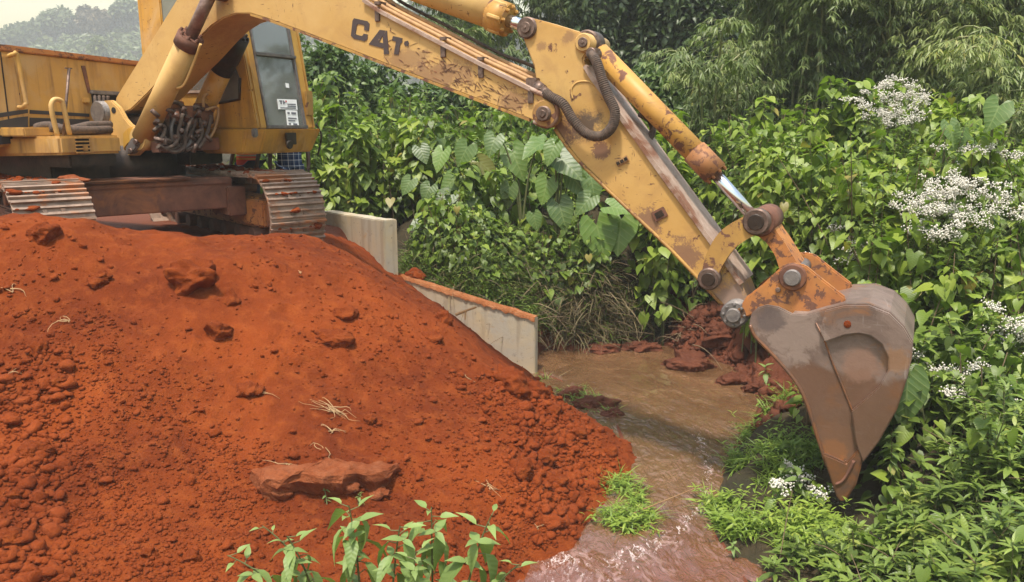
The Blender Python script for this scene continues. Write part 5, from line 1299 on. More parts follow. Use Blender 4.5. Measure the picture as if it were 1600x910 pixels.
while N < 70:                        # dark growth in the hollow behind the bucket
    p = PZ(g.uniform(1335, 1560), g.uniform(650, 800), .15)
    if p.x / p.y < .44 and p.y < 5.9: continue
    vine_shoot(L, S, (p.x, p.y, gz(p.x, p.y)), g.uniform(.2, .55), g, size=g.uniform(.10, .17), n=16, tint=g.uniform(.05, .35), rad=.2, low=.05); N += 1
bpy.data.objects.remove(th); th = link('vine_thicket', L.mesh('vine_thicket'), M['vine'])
tag(th, 'dense green thicket of heart shaped vines covering the far bank', 'vine thicket', None, 'stuff')
link('herb_leaves', W_.mesh('herb_leaves'), M['weed'], th)['kind'] = 'stuff'
V, F = sticks(S, 4); link('vine_stems', np_mesh('vine_stems', V, F), M['baretwig'], th)['kind'] = 'stuff'

# ------------------------------------------------------------------ upright leafy spires standing out of the thicket
SPIRES = [(1347, 130, 11.0, 1.15, 'tall dark leafy spire rising highest out of the thicket before the bamboo'), (1452, 165, 10.6, .95, 'leafy spire right of the upper white flowers'), (1505, 190, 9.6, .8, 'small leafy spire at the right behind the flower mound'),
          (1270, 210, 9.8, .95, 'broad bright spire in the middle of the right thicket'), (1325, 235, 9.2, .8, 'lime coloured spire left of the upper white flowers'), (640, 215, 12.6, 1.0, 'pale leafy spire under the black lettering of the boom'),
          (570, 215, 12.4, .8, 'rounded bright spire left of the lettering spire'), (520, 290, 12.4, .9, 'low bright spire beside the cab corner'), (545, 320, 12.3, .9, 'bright spire just above the concrete headwall'),
          (1000, 165, 11.6, 1.1, 'spire with large paddle leaves right of the stick top'), (1050, 215, 10.8, .9, 'leafy spire behind the bucket cylinder'), (1400, 290, 8.4, .9, 'wide bright shrub spire left of the lower white flowers'),
          (735, 290, 11.4, .9, 'leafy spire under the middle of the boom'), (1185, 250, 9.6, .8, 'bright spire right of the bucket cylinder barrel'), (1560, 250, 8.0, .8, 'bright spire at the right edge above the white flowers')]
for i, (px, py, D, r, lab) in enumerate(SPIRES):
    t = P(px, py, D); z0 = gz(t.x, t.y); h = max(0.5, t.z - z0 + 0.30)
    root = empty('leafy_spire', (t.x, t.y, z0)); tag(root, lab, 'leafy plant', 'leafy spires in the thicket')
    L = Leaves(HEART); S = []
    for k in range(6):
        o = g.normal(size=2) * 0.15 * r
        vine_shoot(L, S, (o[0], o[1], 0), h * g.uniform(0.8, 1.0), g, size=0.225 * r, n=int(24 + 22 * h), tint=(0.55, 0.74, 0.68, 0.80)[i % 4], lean=g.normal(size=2) * 0.06, rad=0.19 * r, low=0.12)
    link('foliage', L.mesh('foliage'), M['vine'], root); V, F = sticks(S, 5); link('stem', np_mesh('stem', V, F), M['stem'], root)

# ------------------------------------------------------------------ elephant ears
def taro(base, leaves, lab, D, mat='taro', tmpl=TARO):
    b = base; root = empty('elephant_ear', b); tag(root, lab, 'elephant ear plant', 'elephant ear plants on the bank')
    for (px, py, s, ang, tn, face) in leaves:
        d = D + g.uniform(-.25, .05); c = np.array(P(px, py, d)); size = s * d / FPX * g.uniform(.58, .90); ang = ang + g.normal() * 22; face = face + g.uniform(-.15, .5)
        tip = np.array([math.sin(R(ang)), -0.25 - .5 * max(0, face - .3), -math.cos(R(ang))]); tip /= np.linalg.norm(tip)
        nrm = np.array([0.38 * g.normal(), -1.0, face])
        L = Leaves(tmpl); L.add(c - tip * size * 0.36 - b, tip, nrm, size, min(.97, max(0, tn + g.normal() * .13)), g.uniform(.85, 1.15), g.uniform(.6, 1.2))
        link('leaf', L.mesh('leaf'), M[mat], root)
        a = c - tip * size * 0.36 - b; k = 7; tt = np.linspace(0, 1, k)[:, None]
        mid = np.array([a[0] * 0.35, a[1] * 0.35 + 0.12, a[2] * 1.02])
        pts = (1 - tt) ** 2 * np.array([0, 0, 0]) + 2 * tt * (1 - tt) * mid + tt ** 2 * (a + np.array([0, 0.012, 0]))
        V, F = sticks([(pts, 0.020, 0.009)], 6); link('petiole', np_mesh('petiole', V, F), M['stem'], root)
TAROS = [
 ('elephant ear with two broad leaves above the end of the headwall', (745, 400, 10.6), [(722, 318, 66, -20, .45, .5), (742, 330, 62, 35, .5, .35), (694, 312, 50, -50, .4, .7), (660, 348, 52, -75, .34, .8), (768, 345, 40, 20, .3, .3)]),
 ('elephant ear with a tall crumpled leaf under the middle of the boom', (735, 350, 11.0), [(725, 240, 58, 10, .5, .35), (688, 248, 56, -30, .82, .7), (660, 240, 45, -20, .5, .6), (760, 262, 60, 25, .96, .4)]),
 ('elephant ear with the largest round leaf below the boom tip', (815, 370, 10.8), [(807, 252, 66, 25, .55, .55), (795, 305, 55, 10, .4, .4), (838, 228, 62, -70, .5, 1.0), (770, 225, 46, -30, .4, .7)]),
 ('elephant ear with a lit cupped leaf close below the boom tip', (870, 380, 10.5), [(862, 238, 46, -25, .78, .6), (852, 296, 54, 15, .72, .35), (888, 258, 60, 60, .34, .9), (898, 215, 44, 20, .42, .8), (905, 290, 50, 35, .3, .4)]),
 ('elephant ear with dull leaves low beside the stick underside', (900, 420, 10.5), [(878, 334, 52, 20, .46, .4), (926, 290, 50, 40, .52, .4), (914, 318, 42, -30, .44, .5), (836, 345, 38, -10, .34, .4)]),
 ('elephant ear with a huge yellowing leaf hanging to the grass', (945, 430, 10.25), [(938, 372, 70, 15, .74, .30), (968, 362, 70, -15, .66, .4), (905, 398, 58, -20, .6, .4), (968, 325, 48, 60, .5, .6)]),
 ('elephant ear with fresh upright leaves above the bare brush', (690, 380, 10.9), [(637, 290, 44, 10, .5, .5), (668, 300, 40, -15, .42, .5), (705, 285, 46, 10, .4, .5)]),
 ('elephant ear with one fan leaf at the right edge of the thicket', (1540, 330, 8.0), [(1556, 178, 50, -35, .72, .8), (1500, 215, 50, -10, .5, .6)]),
 ('elephant ear half hidden right of the upper flower mound', (1475, 300, 8.8), [(1486, 205, 50, 10, .42, .5), (1512, 232, 46, 30, .5, .5)]),
 ('broad leaved plant with one ragged leaf just behind the bucket', (1440, 720, 5.9), [(1417, 618, 96, 5, .36, .15), (1400, 640, 66, -25, .3, .2)]),
]
for lab, bs, lv in TAROS:
    bs = (bs[0], bs[1], bs[2] + (.62 if bs[0] < 1000 else 0)); taro(gbase(*bs), lv, lab, bs[2])

# ------------------------------------------------------------------ flowering shrubs
def florets(c, n, rx, ry, rz, g):
    p = g.normal(size=(n, 3)) * np.array([rx, ry, rz]) + c
    return p
OCT = (np.array([(1, 0, 0), (-1, 0, 0), (0, 1, 0), (0, -1, 0), (0, 0, 1), (0, 0, -1)], float), np.array([(0, 2, 4), (2, 1, 4), (1, 3, 4), (3, 0, 4), (2, 0, 5), (1, 2, 5), (3, 1, 5), (0, 3, 5)]))
def blossom(pts, r, g):
    n = len(pts); s = r * g.uniform(.6, 1.4, (n, 1, 3)); V = pts[:, None] + OCT[0][None] * s
    F = OCT[1][None] + (np.arange(n) * 6)[:, None, None]
    return V.reshape(-1, 3), F.reshape(-1, 3)
FLOW = [ # px,py,D, half width px, half height px, heads, label
 (1405, 158, 9.9, 62, 40, 44, 'flowering shrub, its white mound farthest back before the bamboo'),
 (1520, 310, 7.3, 85, 38, 46, 'flowering shrub with the largest white mound at the right'),
 (1450, 345, 7.2, 34, 30, 22, 'flowering shrub with a stepped white spray left of the largest mound'),
 (1545, 240, 8.0, 60, 16, 14, 'flowering shrub with thin white sprays above the largest mound'),
 (1590, 515, 6.3, 26, 38, 18, 'flowering shrub cut by the right edge of the picture'),
 (1480, 585, 6.0, 46, 24, 10, 'flowering shrub with scattered white heads right of the bucket'),
 (1528, 600, 5.7, 50, 14, 6, 'flowering shrub with a few flat white heads low at the right'),
 (1412, 700, 6.1, 44, 24, 26, 'flowering shrub with grey white heads right of the bucket tooth'),
 (1345, 770, 6.2, 20, 40, 12, 'flowering shrub with drooping white heads behind the bucket tooth'),
 (1262, 762, 5.7, 26, 14, 5, 'small flowering weed left of the bucket tooth'),
 (1300, 390, 8.0, 70, 40, 10, 'flowering shrub with sparse white dots above the bucket heel'),
 (1215, 762, 5.6, 10, 8, 2, 'tiny flowering sprig at the water edge left of the bucket')]
for px, py, D, hw, hh, nh, lab in FLOW:
    c = np.array(P(px, py, D)); z0 = gz(c[0], c[1]); b = np.array([c[0], c[1] + 0.15, z0])
    root = empty('flowering_shrub', b); tag(root, lab, 'flowering shrub', 'white flowering shrubs in the thicket')
    k = D / FPX; L = Leaves(OVATE); S = []; fl = []
    for i in range(nh):
        while True:
            a = g.uniform(-1, 1, 2)
            if a @ a < 1: break
        q = c + np.array([a[0] * hw * k, g.uniform(-.25, .35) + a[1] * hh * k * 0.8, a[1] * hh * k]) - b
        sz = (0.045 + 0.012 * g.random())
        for j in range(5):
            o = g.normal(size=3) * np.array([.036, .036, .022]); fl.append(florets(q + o, 11, .020, .020, .014, g))
        tt = np.linspace(0, 1, 6)[:, None]; m0 = np.array([q[0] * .3, q[1] * .3, q[2] * .75])
        S.append(((1 - tt) ** 2 * np.zeros(3) + 2 * tt * (1 - tt) * m0 + tt ** 2 * q, .006, .0025))
        n = 9; u = g.uniform(.45, .95, n); pos = q * u[:, None] + g.normal(size=(n, 3)) * .06; az = g.uniform(0, 6.28, n); el = g.uniform(-.6, .3, n)
        L.add(pos, sph(az, el), np.array([0, -0.3, 1.0]) + g.normal(size=(n, 3)) * .25, g.uniform(.07, .13, n), g.uniform(.2, .65, n), 1.15)
    for i in range(nh):
        V, F = blossom(np.vstack(fl[i * 5:i * 5 + 5]), 0.0092, g); link('flower_head', np_mesh('flower_head', V, F), M['flower'], root)
    link('foliage', L.mesh('foliage'), M['vine'], root); V, F = sticks(S, 4); link('stem', np_mesh('stem', V, F), M['stem'], root)

# ------------------------------------------------------------------ weeds of the right foreground, marsh patches, grass bank
L = Leaves(LANCE); VW = Leaves(HEART); DS = []; S = []; N = 0
while N < 560:
    px = g.uniform(1130, 1720); py = g.uniform(620, 1010); p = PZ(px, py, 0.25)
    if p.y < 3.2 or p.y > 6.6: continue
    xa, ya = np.array([p.x]), np.array([p.y])
    if inside(xa, ya)[0] and bank_d(xa, ya)[0] > 0.10: continue
    if px < 1470 and py < 835 - max(0, px - 1400) * .9: continue
    z0 = max(0.0, gz(p.x, p.y)); front = float(sstep(1300, 1150, px))
    near_tooth = float(np.exp(-((px - 1350) / 110) ** 2 - ((py - 790) / 70) ** 2))
    if g.random() < near_tooth * .8: continue
    hh = g.uniform(.10, .36) * (1 - 0.35 * front) * (1 - .55 * near_tooth) * (1.0 if px < 1480 else 1.3)
    pt_ = float(fbm(xa, ya, 1.3, 3)[0]); hh *= 1 + 1.1 * pt_
    if g.random() < .5 * float(np.clip(-pt_ * 3, 0, 1)): N += .5; continue
    if g.random() < .12: vine_shoot(VW, S, (p.x, p.y, z0), hh * 1.2, g, size=g.uniform(.09, .16), n=8, tint=g.uniform(.15, .6), rad=.12, low=.3)
    if g.random() < .10:
        tt_ = np.linspace(0, 1, 5); dd_ = sph(np.array(g.uniform(0, 6.28)), np.array(g.uniform(.3, 1.2))); DS.append((np.array([p.x, p.y, z0]) + tt_[:, None] * dd_ * g.uniform(.3, .75) - np.array([0, 0, .15]) * (tt_ ** 2)[:, None], .005, .002))
    weed_shoot(L, S, (p.x, p.y, z0), hh, g, size=g.uniform(.09, .185) * (1 - .25 * front), n=int(11 + 16 * hh), tint=(0.48 + 0.20 * front + .35 * pt_ + g.normal() * .17) if g.random() > .05 else 1.0)
    N += 1
o = link('bank_weeds', L.mesh('bank_weeds'), M['weed']); tag(o, 'leafy green weeds crowding the near right bank', 'weeds', None, 'stuff')
V, F = sticks(S, 4); link('weed_stems', np_mesh('weed_stems', V, F), M['stem'], o)['kind'] = 'stuff'
link('broad_leaves', VW.mesh('broad_leaves'), M['vine'], o)['kind'] = 'stuff'; V, F = sticks(DS, 4); link('dead_stalks', np_mesh('dead_stalks', V, F), M['baretwig'], o)['kind'] = 'stuff'
# marsh patches: dense low lance leaves and blades
def marsh(name, poly, n, lab, h=(.05, .20), tint=.62, size=.07, cat='marsh plants', mat='grass', zc=0.02, dens_blade=1.0, dr=0.30):
    pts = np.array([PZ(x, y, zc)[:2] for x, y in poly]); L = Leaves(LANCE); B = Leaves(BLADE); S = []
    lo_, hi_ = pts.min(0), pts.max(0); k = 0
    ctr = pts.mean(0)
    while k < n:
        q = lo_ + (hi_ - lo_) * g.random(2)
        if not inside(np.array([q[0]]), np.array([q[1]]), pts)[0]: continue
        pn = float(fbm(np.array([q[0] * 1.0]), np.array([q[1]]), 2.6, 3)[0]); edge_ = float(seg_dist(np.array([q[0]]), np.array([q[1]]), np.vstack([pts, pts[:1]]))[0])
        k += .34
        if pn < -.12 + .25 * g.random() - edge_ * .4: continue
        z0 = max(-.02, gz(*q)); hh = g.uniform(*h) * (.45 + 1.2 * min(1, edge_ / .25) * g.random() + .8 * max(0, pn))
        weed_shoot(L, S, (q[0], q[1], z0 - .02), hh, g, size=size * g.uniform(.7, 1.3), n=10, tint=tint + .22 * float(fbm(np.array([q[0]]), np.array([q[1]]), 3.0, 2)[0]), lean=g.normal(size=2) * .8, up=.25, low=.1)
        m = int(5 * dens_blade); az = g.uniform(0, 6.28, m)
        if m: B.add(np.array([q[0], q[1], z0]) + g.normal(size=(m, 3)) * np.array([.03, .03, .0]), sph(az, g.uniform(.2, 1.2, m)), np.array([0, 0, 1.0]) + g.normal(size=(m, 3)) * .3, g.uniform(.08, .22, m), g.uniform(.3, .8, m), 1.2)
        k += .66
    o = link(name, L.mesh(name), M[mat]); tag(o, lab, cat, None, 'stuff')
    if dens_blade: link('grass_blades', B.mesh('grass_blades'), M['grass'], o)['kind'] = 'stuff'
    return o
marsh('marsh_weeds', [(1165, 680), (1215, 668), (1250, 680), (1280, 720), (1285, 765), (1240, 778), (1180, 770), (1140, 735)], 330, 'matted light green marsh weeds on the bank left of the bucket tooth')
marsh('stream_weeds', [(1105, 780), (1160, 792), (1230, 815), (1300, 828), (1340, 860), (1300, 900), (1200, 870), (1130, 830)], 330, 'pale green weeds trailing into the water at the bottom right', (.06, .26), .66, .085)
marsh('weed_tussock', [(930, 745), (955, 735), (985, 748), (1018, 790), (1015, 828), (975, 830), (945, 818), (935, 780)], 130, 'small bright green weed tussock in the stream at the foot of the rubble', (.05, .17), .70, .075, 'weed tussock')
marsh('water_weeds', [(840, 585), (880, 588), (930, 610), (962, 640), (960, 660), (920, 645), (870, 615)], 70, 'dark green water weeds between the wing wall and the rubble', (.04, .14), .36, .06, 'water weeds', 'weed', .02, .8)
# grass bank behind the wing wall
L = Leaves(LANCE); S = []; B = Leaves(BLADE); Dd = Leaves(BLADE); k = 0
while k < 1500:
    p = Vector((g.uniform(-1.5, 2.2), g.uniform(9.0, 11.0), 0)); px = 800 + FPX * p.x / p.y; q = np.array([p.x]), np.array([p.y])
    if inside(*q)[0] or bank_d(*q)[0] < .06: continue
    if p.x < .2 and (p.x - WALL[1][0].x) * -(WALL[1][1].y - WALL[1][0].y) + (p.y - WALL[1][0].y) * (WALL[1][1].x - WALL[1][0].x) < 0.35 * 1.6: continue
    z0 = gz(p.x, p.y); dry = sstep(820, 930, px + 80 * fbm(q[0], q[1], 1.2, 2)[0]) * (1 if px > 800 else .2)
    if g.random() > dry * 0.5:
        weed_shoot(L, S, (p.x, p.y, z0), g.uniform(.12, .38), g, size=g.uniform(.06, .11), tint=.52 + g.normal() * .1, n=11)
    m = 5; az = g.uniform(0, 6.28, m)
    B.add(np.array([p.x, p.y, z0]) + g.normal(size=(m, 3)) * np.array([.05, .05, 0]), sph(az, g.uniform(.2, 1.3, m)), np.array([0, 0, 1.0]) + g.normal(size=(m, 3)) * .3, g.uniform(.12, .34, m), g.uniform(.1, .6, m), 1.3)
    m = int(13 * float(dry)) + 2; az = g.uniform(0, 6.28, m)
    Dd.add(np.array([p.x, p.y, z0 + .02]) + g.normal(size=(m, 3)) * np.array([.09, .09, .05]), sph(az, g.uniform(-.3, 1.1, m)), np.array([0, 0, 1.0]) + g.normal(size=(m, 3)) * .3, g.uniform(.15, .48, m), g.uniform(.1, 1, m), .75)
    k += 1
o = link('grass_bank', L.mesh('grass_bank'), M['weed']); tag(o, 'low green grass and weeds on the bank behind the wing wall', 'grass', None, 'stuff')
link('grass_blades', B.mesh('grass_blades'), M['grass'], o)['kind'] = 'stuff'; V, F = sticks(S, 4); link('weed_stems', np_mesh('weed_stems', V, F), M['stem'], o)['kind'] = 'stuff'
# tangle of dead stalks
S = []
for i in range(520):
    p = Vector((g.uniform(.1, 2.4), g.uniform(9.3, 11.0), 0))
    if inside(np.array([p.x]), np.array([p.y]))[0]: continue
    z0 = gz(p.x, p.y); az = g.uniform(0, 6.28); ln = g.uniform(.25, .8); el = g.uniform(-.1, 1.0)
    d = sph(np.array(az), np.array(el)); sag = g.uniform(.1, .5) * ln; tt = np.linspace(0, 1, 6)
    S.append((np.array([p.x, p.y, z0 + g.uniform(0, .15)]) + tt[:, None] * d * ln - np.array([0, 0, 1]) * (sag * tt ** 2)[:, None], .007 * g.uniform(.5, 1.3), .003))
for i in range(140):   # bare stalks under the big leaves and on the muddy bank
    px = g.uniform(640, 1230); py = g.uniform(330, 420) if px < 1000 else g.uniform(560, 690); D = 10.9 if px < 1000 else 7.6; p = P(px, py, D)
    if px >= 1000 and px < 1180: continue
    z0 = gz(p.x, p.y); az = g.uniform(0, 6.28); d = sph(np.array(az), np.array(g.uniform(.2, 1.3))); ln = g.uniform(.2, .7); tt = np.linspace(0, 1, 5)
    S.append((np.array([p.x, p.y, z0]) + tt[:, None] * d * ln - np.array([0, 0, 1]) * (.3 * ln * tt ** 2)[:, None], .007, .003))
V, F = sticks(S, 4); o = link('dry_brush', np_mesh('dry_brush', V, F), M['baretwig']); tag(o, 'tangle of dead brown stalks on the bank above the stream', 'dry brush', None, 'stuff')
link('dry_blades', Dd.mesh('dry_blades'), M['dry'], o)['kind'] = 'stuff'

# ------------------------------------------------------------------ saplings in front
SAP = [ # base px, py(D), D, tip px,py, n, leaf px, label
 (470, 960, 3.05, 355, 868, 9, 44, 'sapling branch leaning far left with long hanging leaves'),
 (500, 965, 3.0, 448, 838, 14, 44, 'short bushy sapling left in the foreground row'),
 (520, 960, 3.1, 410, 822, 8, 30, 'thin sapling reaching left with a small leaf tuft at its tip'),
 (566, 960, 2.95, 545, 790, 18, 52, 'tallest sapling, standing under the packed soil slab'),
 (610, 965, 2.85, 625, 822, 14, 46, 'dense low sapling in the middle of the foreground row'),
 (676, 965, 2.95, 674, 792, 16, 48, 'upright sapling right of the middle in the foreground row'),
 (720, 965, 2.9, 768, 806, 12, 56, 'sapling bending right with the longest pale leaves'),
 (740, 975, 2.85, 812, 882, 10, 38, 'low sapling at the right end of the foreground row'),
 (640, 975, 2.75, 650, 862, 12, 46, 'lowest sapling at the bottom of the picture')]
for bx, by, D, tx, ty, n, s, lab in SAP:
    tpz = np.array(P(tx, ty, D)); bb_ = P(bx, by, D + .05); gx_ = gz(bb_.x, bb_.y)
    b = np.array([bb_.x, bb_.y, min(gx_, bb_.z)]); b[2] = max(gz(b[0], b[1]), float(mound_z(b[0], b[1], False)) if b[1] > 2.6 else -1)
    root = empty('sapling', b); tag(root, lab, 'sapling', 'saplings in front of the mound')
    e = tpz - b; v0 = np.array(bb_) - b; tt = np.linspace(0, 1, 12)[:, None]
    lowp = np.stack([np.linspace(0, v0[0], 5), np.linspace(0, v0[1], 5), np.linspace(0, v0[2], 5)], 1)
    mid = np.array([v0[0] * .55 + e[0] * .45, v0[1], v0[2] * .35 + e[2] * .65])
    curve = (1 - tt) ** 2 * v0 + 2 * tt * (1 - tt) * mid + tt ** 2 * e
    stem = np.vstack([lowp[:-1], curve])
    L = Leaves(OVATE); S2 = []; sz = s * D / FPX * 1.45
    for i in range(n):
        u = 0.10 + 0.88 * (i / (n - 1)) ** .85; q = np.array([np.interp(u, tt[:, 0], curve[:, j]) for j in range(3)])
        az = i * 2.4 + g.normal() * .3; side = sph(np.array(az), np.array(.1)); pet = sz * .22
        last = i >= n - 3
        el = g.uniform(-1.3, -.2) if not last else g.uniform(.3, .9)
        tip = sph(np.array(az), np.array(el)); nr = np.array([-math.cos(az) * math.sin(el), -math.sin(az) * math.sin(el), math.cos(el)]) + g.normal(size=3) * .2
        L.add(q + side * pet, tip, nr, sz * g.uniform(.7, 1.15) * (.55 if last else 1) * (1.1 - .3 * u), min(.95, .45 + .3 * u + g.normal() * .08 + .15 * last), g.uniform(.72, .98), g.uniform(.8, 1.9))
        S2.append((np.stack([q, q + side * pet]), .0025, .0018))
        if i % 3 == 1 and not last:
            for w_ in range(3):
                az2 = az + w_ * 2.0; el2 = g.uniform(-.3, .7); L.add(q + side * pet * .8, sph(np.array(az2), np.array(el2)), np.array([0, -.2, 1.0]), sz * g.uniform(.35, .55), .75, 1.0, 1.0)
    link('foliage', L.mesh('foliage'), M['sapling'], root); V, F = sticks([(stem, .007, .0025)] + S2, 6); link('stem', np_mesh('stem', V, F), M['stem'], root)
def sprig(px, py, D, lab, n, s, base_pz=None, tint=.5):
    t = np.array(base_pz if base_pz is not None else on_mound(px, py)); root = empty('weed_sprig', t); tag(root, lab, 'weed')
    L = Leaves(OVATE); S = []
    weed_shoot(L, S, (0, 0, 0), s * 1.6, g, size=s, n=n, tint=tint, up=.1, low=.2)
    link('foliage', L.mesh('foliage'), M['sapling'], root); V, F = sticks(S, 4); link('stem', np_mesh('stem', V, F), M['stem'], root)
sprig(511, 790, 0, 'tiny green sprig under the front of the packed soil slab', 8, .06)
sprig(560, 790, 0, 'small pale weed under the right half of the soil slab', 9, .05)
sprig(1145, 872, 0, 'little green sprig standing in the water at the bottom', 9, .07, PZ(1145, 872, 0), .6)
sprig(1190, 590, 0, 'young green plant on the muddy bank left of the bucket', 9, .12, PZ(1195, 600, .3), .6)
sprig(1242, 785, 0, 'broad leaved green weed left of the bucket tooth', 8, .17, PZ(1245, 790, .08), .5)
# dead roots on the mound
def roots(px, py, n, r, lab):
    c = np.array(on_mound(px, py)) ; root_ = []; base = c + np.array([0, 0, .02])
    for i in range(n):
        a = g.uniform(0, 6.28); ln = r * g.uniform(.35, 1.0); k = 7; tt = np.linspace(0, 1, k)
        x = math.cos(a) * ln * tt + .15 * ln * np.sin(tt * 5 + g.uniform(0, 6)); x = x * 1.35; y = .55 * math.sin(a) * ln * tt + .15 * ln * np.cos(tt * 4 + g.uniform(0, 6)) - .15 * ln
        z = mound_z(c[0] + x, c[1] + y) - base[2] + .012 + .05 * r * np.sin(tt * np.pi) * g.uniform(0, 3)
        root_.append((np.stack([x, y, z], 1), .0040 * g.uniform(.6, 1.4), .0010))
    V, F = sticks(root_, 5); me = np_mesh('dry_root', V, F, {'tint': ('FLOAT', g.uniform(0, 1, len(V)))})
    tag(link('dry_root', me, M['straw'], None, base), lab, 'dry root')
for a in [(520, 642, 16, .24, 'large pale tuft of dry roots in the middle of the slope'), (517, 675, 6, .16, 'dry root strand hanging below the large root tuft'), (105, 505, 4, .22, 'dry twigs standing on the upper left slope'), (20, 455, 3, .2, 'dry grass stalk at the left edge of the upper slope'),
          (18, 590, 2, .16, 'pale dry twig at the left edge of the middle slope'), (415, 620, 4, .1, 'tiny dry root scrap left of the large root tuft'), (450, 730, 5, .14, 'thin dry roots on top of the packed soil slab'), (760, 760, 5, .2, 'thin dry roots on the rubble right of the saplings'),
          (725, 590, 3, .1, 'short straw on the slope below the wing wall'), (505, 710, 3, .2, 'long thin root above the packed soil slab'), (470, 430, 2, .1, 'short twig high on the slope below the right track'), (840, 830, 2, .12, 'short straw near the lower water edge')]: roots(a[0], a[1], a[2], a[3] * .8, a[4])
p = P(712, 492, 8.25); S = [(np.array([p, p + Vector((.10, .0, .04)), p + Vector((.22, -.03, .09))]), .018, .010), (np.array([p + Vector((.11, 0, .05)), p + Vector((.10, -.03, -.05))]), .010, .006)]
V, F = sticks([(np.array(q) - np.array(p), r0, r1) for q, r0, r1 in S], 6); tag(link('broken_branch', np_mesh('broken_branch', V, F), M['pipe'], None, p), 'broken forked branch sticking out of the mound against the wing wall', 'branch')
p = np.array(PZ(985, 808, .02)); S = [(np.stack([np.linspace(0, .55, 6), np.linspace(0, .25, 6), .02 + .1 * np.linspace(0, 1, 6)], 1), .006, .003)]
V, F = sticks(S, 5); tag(link('straw_stalk', np_mesh('straw_stalk', V, F), M['straw'], None, p), 'long dry stalk leaning over the water from the weed tussock', 'dry stalk')
# ------------------------------------------------------------------ trees, bushes and bamboo behind
g = np.random.default_rng(404)
def crown(L, c, rad, n, g, size, tint, lobes=9, tv=.14, shell=.55):
    c = np.array(c); cs = [c + nrmz(g.normal(size=3)) * np.array(rad) * g.uniform(.35, .8) for _ in range(lobes)]
    per = n // lobes
    for q in cs:
        r = np.array(rad) * g.uniform(.35, .55); d = nrmz(g.normal(size=(per, 3))); d[:, 2] = np.where(g.random(per) < .35, -d[:, 2], d[:, 2])
        rr = (shell + (1.08 - shell) * g.random(per) ** .6); pos = q + d * r * rr[:, None]
        tip = nrmz(d * .6 + g.normal(size=(per, 3)) * .7 + np.array([0, 0, -.45])); nrm = d + np.array([0, 0, .8]) + g.normal(size=(per, 3)) * .4
        L.add(pos, tip, nrm, size * g.uniform(.6, 1.3, per), tint + g.normal(size=per) * tv + .10 * g.normal(), g.uniform(.8, 1.3, per), g.uniform(.4, 1.5, per))
    return cs
def tree(name, label, cat, px, D, top_py, wpx, n, size, mat, tint, group, tmpl=OVATE, low=.25, lobes=10, trunk_r=.10, base_z=None, shell=.5):
    t = P(px, top_py, D); z0 = gz(t.x, t.y) if base_z is None else base_z; H = t.z - z0; W = wpx * D / FPX
    root = empty(name, (t.x, t.y, z0)); tag(root, label, cat, group)
    L = Leaves(tmpl); c = (0, 0, H * (low + (1 - low) / 2)); cs = crown(L, c, (W / 2, W / 2 * .8, H * (1 - low) / 2), n, g, size, tint, lobes, shell=shell)
    link('crown', L.mesh('crown'), M[mat], root)
    S = [(np.stack([np.array([0, 0, -.1]), np.array([.03 * H, 0, H * .3]), np.array([0, .02 * H, H * .75])]), trunk_r, trunk_r * .4)]
    for q in cs: S.append((np.stack([np.array([.02 * H, 0, H * g.uniform(.2, .45)]), q * np.array([.5, .5, .8]), q]), trunk_r * .4, trunk_r * .12))
    V, F = sticks(S, 6); link('trunk', np_mesh('trunk', V, F), M['bark'], root)
def bamboo(label, px, D, top_py, spread, culms, g, leaf=.19, tint=.5, dirx=0.0, n_br=34, fans=4, group='bamboo clumps behind the thicket', thin=1.0, name='bamboo_clump', low=.22, droop=.5, mat='bamboo'):
    t = P(px, top_py, D); z0 = gz(t.x, t.y); H = t.z - z0
    root = empty(name, (t.x, t.y, z0)); tag(root, label, 'bamboo', group)
    L = Leaves(BAMB); S, B = [], []
    for c in range(culms):
        az = g.uniform(0, 6.28); out = np.array([math.cos(az) + dirx, math.sin(az) * .8 - .35, 0]); out /= np.linalg.norm(out)
        b = np.array([g.normal() * .25, g.normal() * .25, 0]); h = H * g.uniform(.8, 1.12); sp = spread * g.uniform(.3, 1.0)
        tt = np.linspace(0, 1, 16)
        cur = b + out * (sp * tt ** 2.2)[:, None] + np.array([0, 0, 1]) * (h * (np.sin(tt * (1.57 + droop * .55)) / 1.0))[:, None]
        S.append((cur, .030 * thin, .006))
        ct = tint - .13 + g.normal() * .10
        for i in range(int(n_br * 1.25)):
            u = low + (1 - low) * (i + g.random()) / (n_br * 1.25); q = np.array([np.interp(u, tt, cur[:, j]) for j in range(3)])
            a2 = g.uniform(0, 6.28); bl = g.uniform(.25, .75) * (1.1 - .4 * u); k = 5; s = np.linspace(0, 1, k)
            dr = sph(np.array(a2), np.array(g.uniform(-.1, .6)))
            br = q + s[:, None] * dr * bl - np.array([0, 0, 1]) * (.55 * bl * s ** 2)[:, None]
            B.append((br, .004, .0015))
            for f in range(fans):
                v = (f + 1) / fans; e = np.array([np.interp(v, s, br[:, j]) for j in range(3)]) + g.normal(size=3) * .03
                m = g.integers(5, 9); fa = a2 + np.linspace(-1.1, 1.1, m) + g.normal(size=m) * .2; el = -g.uniform(.15, 1.05, m)
                tip = sph(fa, el); nrm = np.array([0, 0, 1.0]) + g.normal(size=(m, 3)) * .25
                L.add(np.repeat(e[None], m, 0), tip, nrm, leaf * g.uniform(.6, 1.15, m), ct + .10 * (u - .5) + g.normal(size=m) * .09, 1.15, g.uniform(.5, 1.6, m))
    link('foliage', L.mesh('foliage'), M[mat], root)
    V, F = sticks(S, 7); link('culms', np_mesh('culms', V, F), M['culm'], root); V, F = sticks(B, 3); link('twigs', np_mesh('twigs', V, F), M['culm'], root)

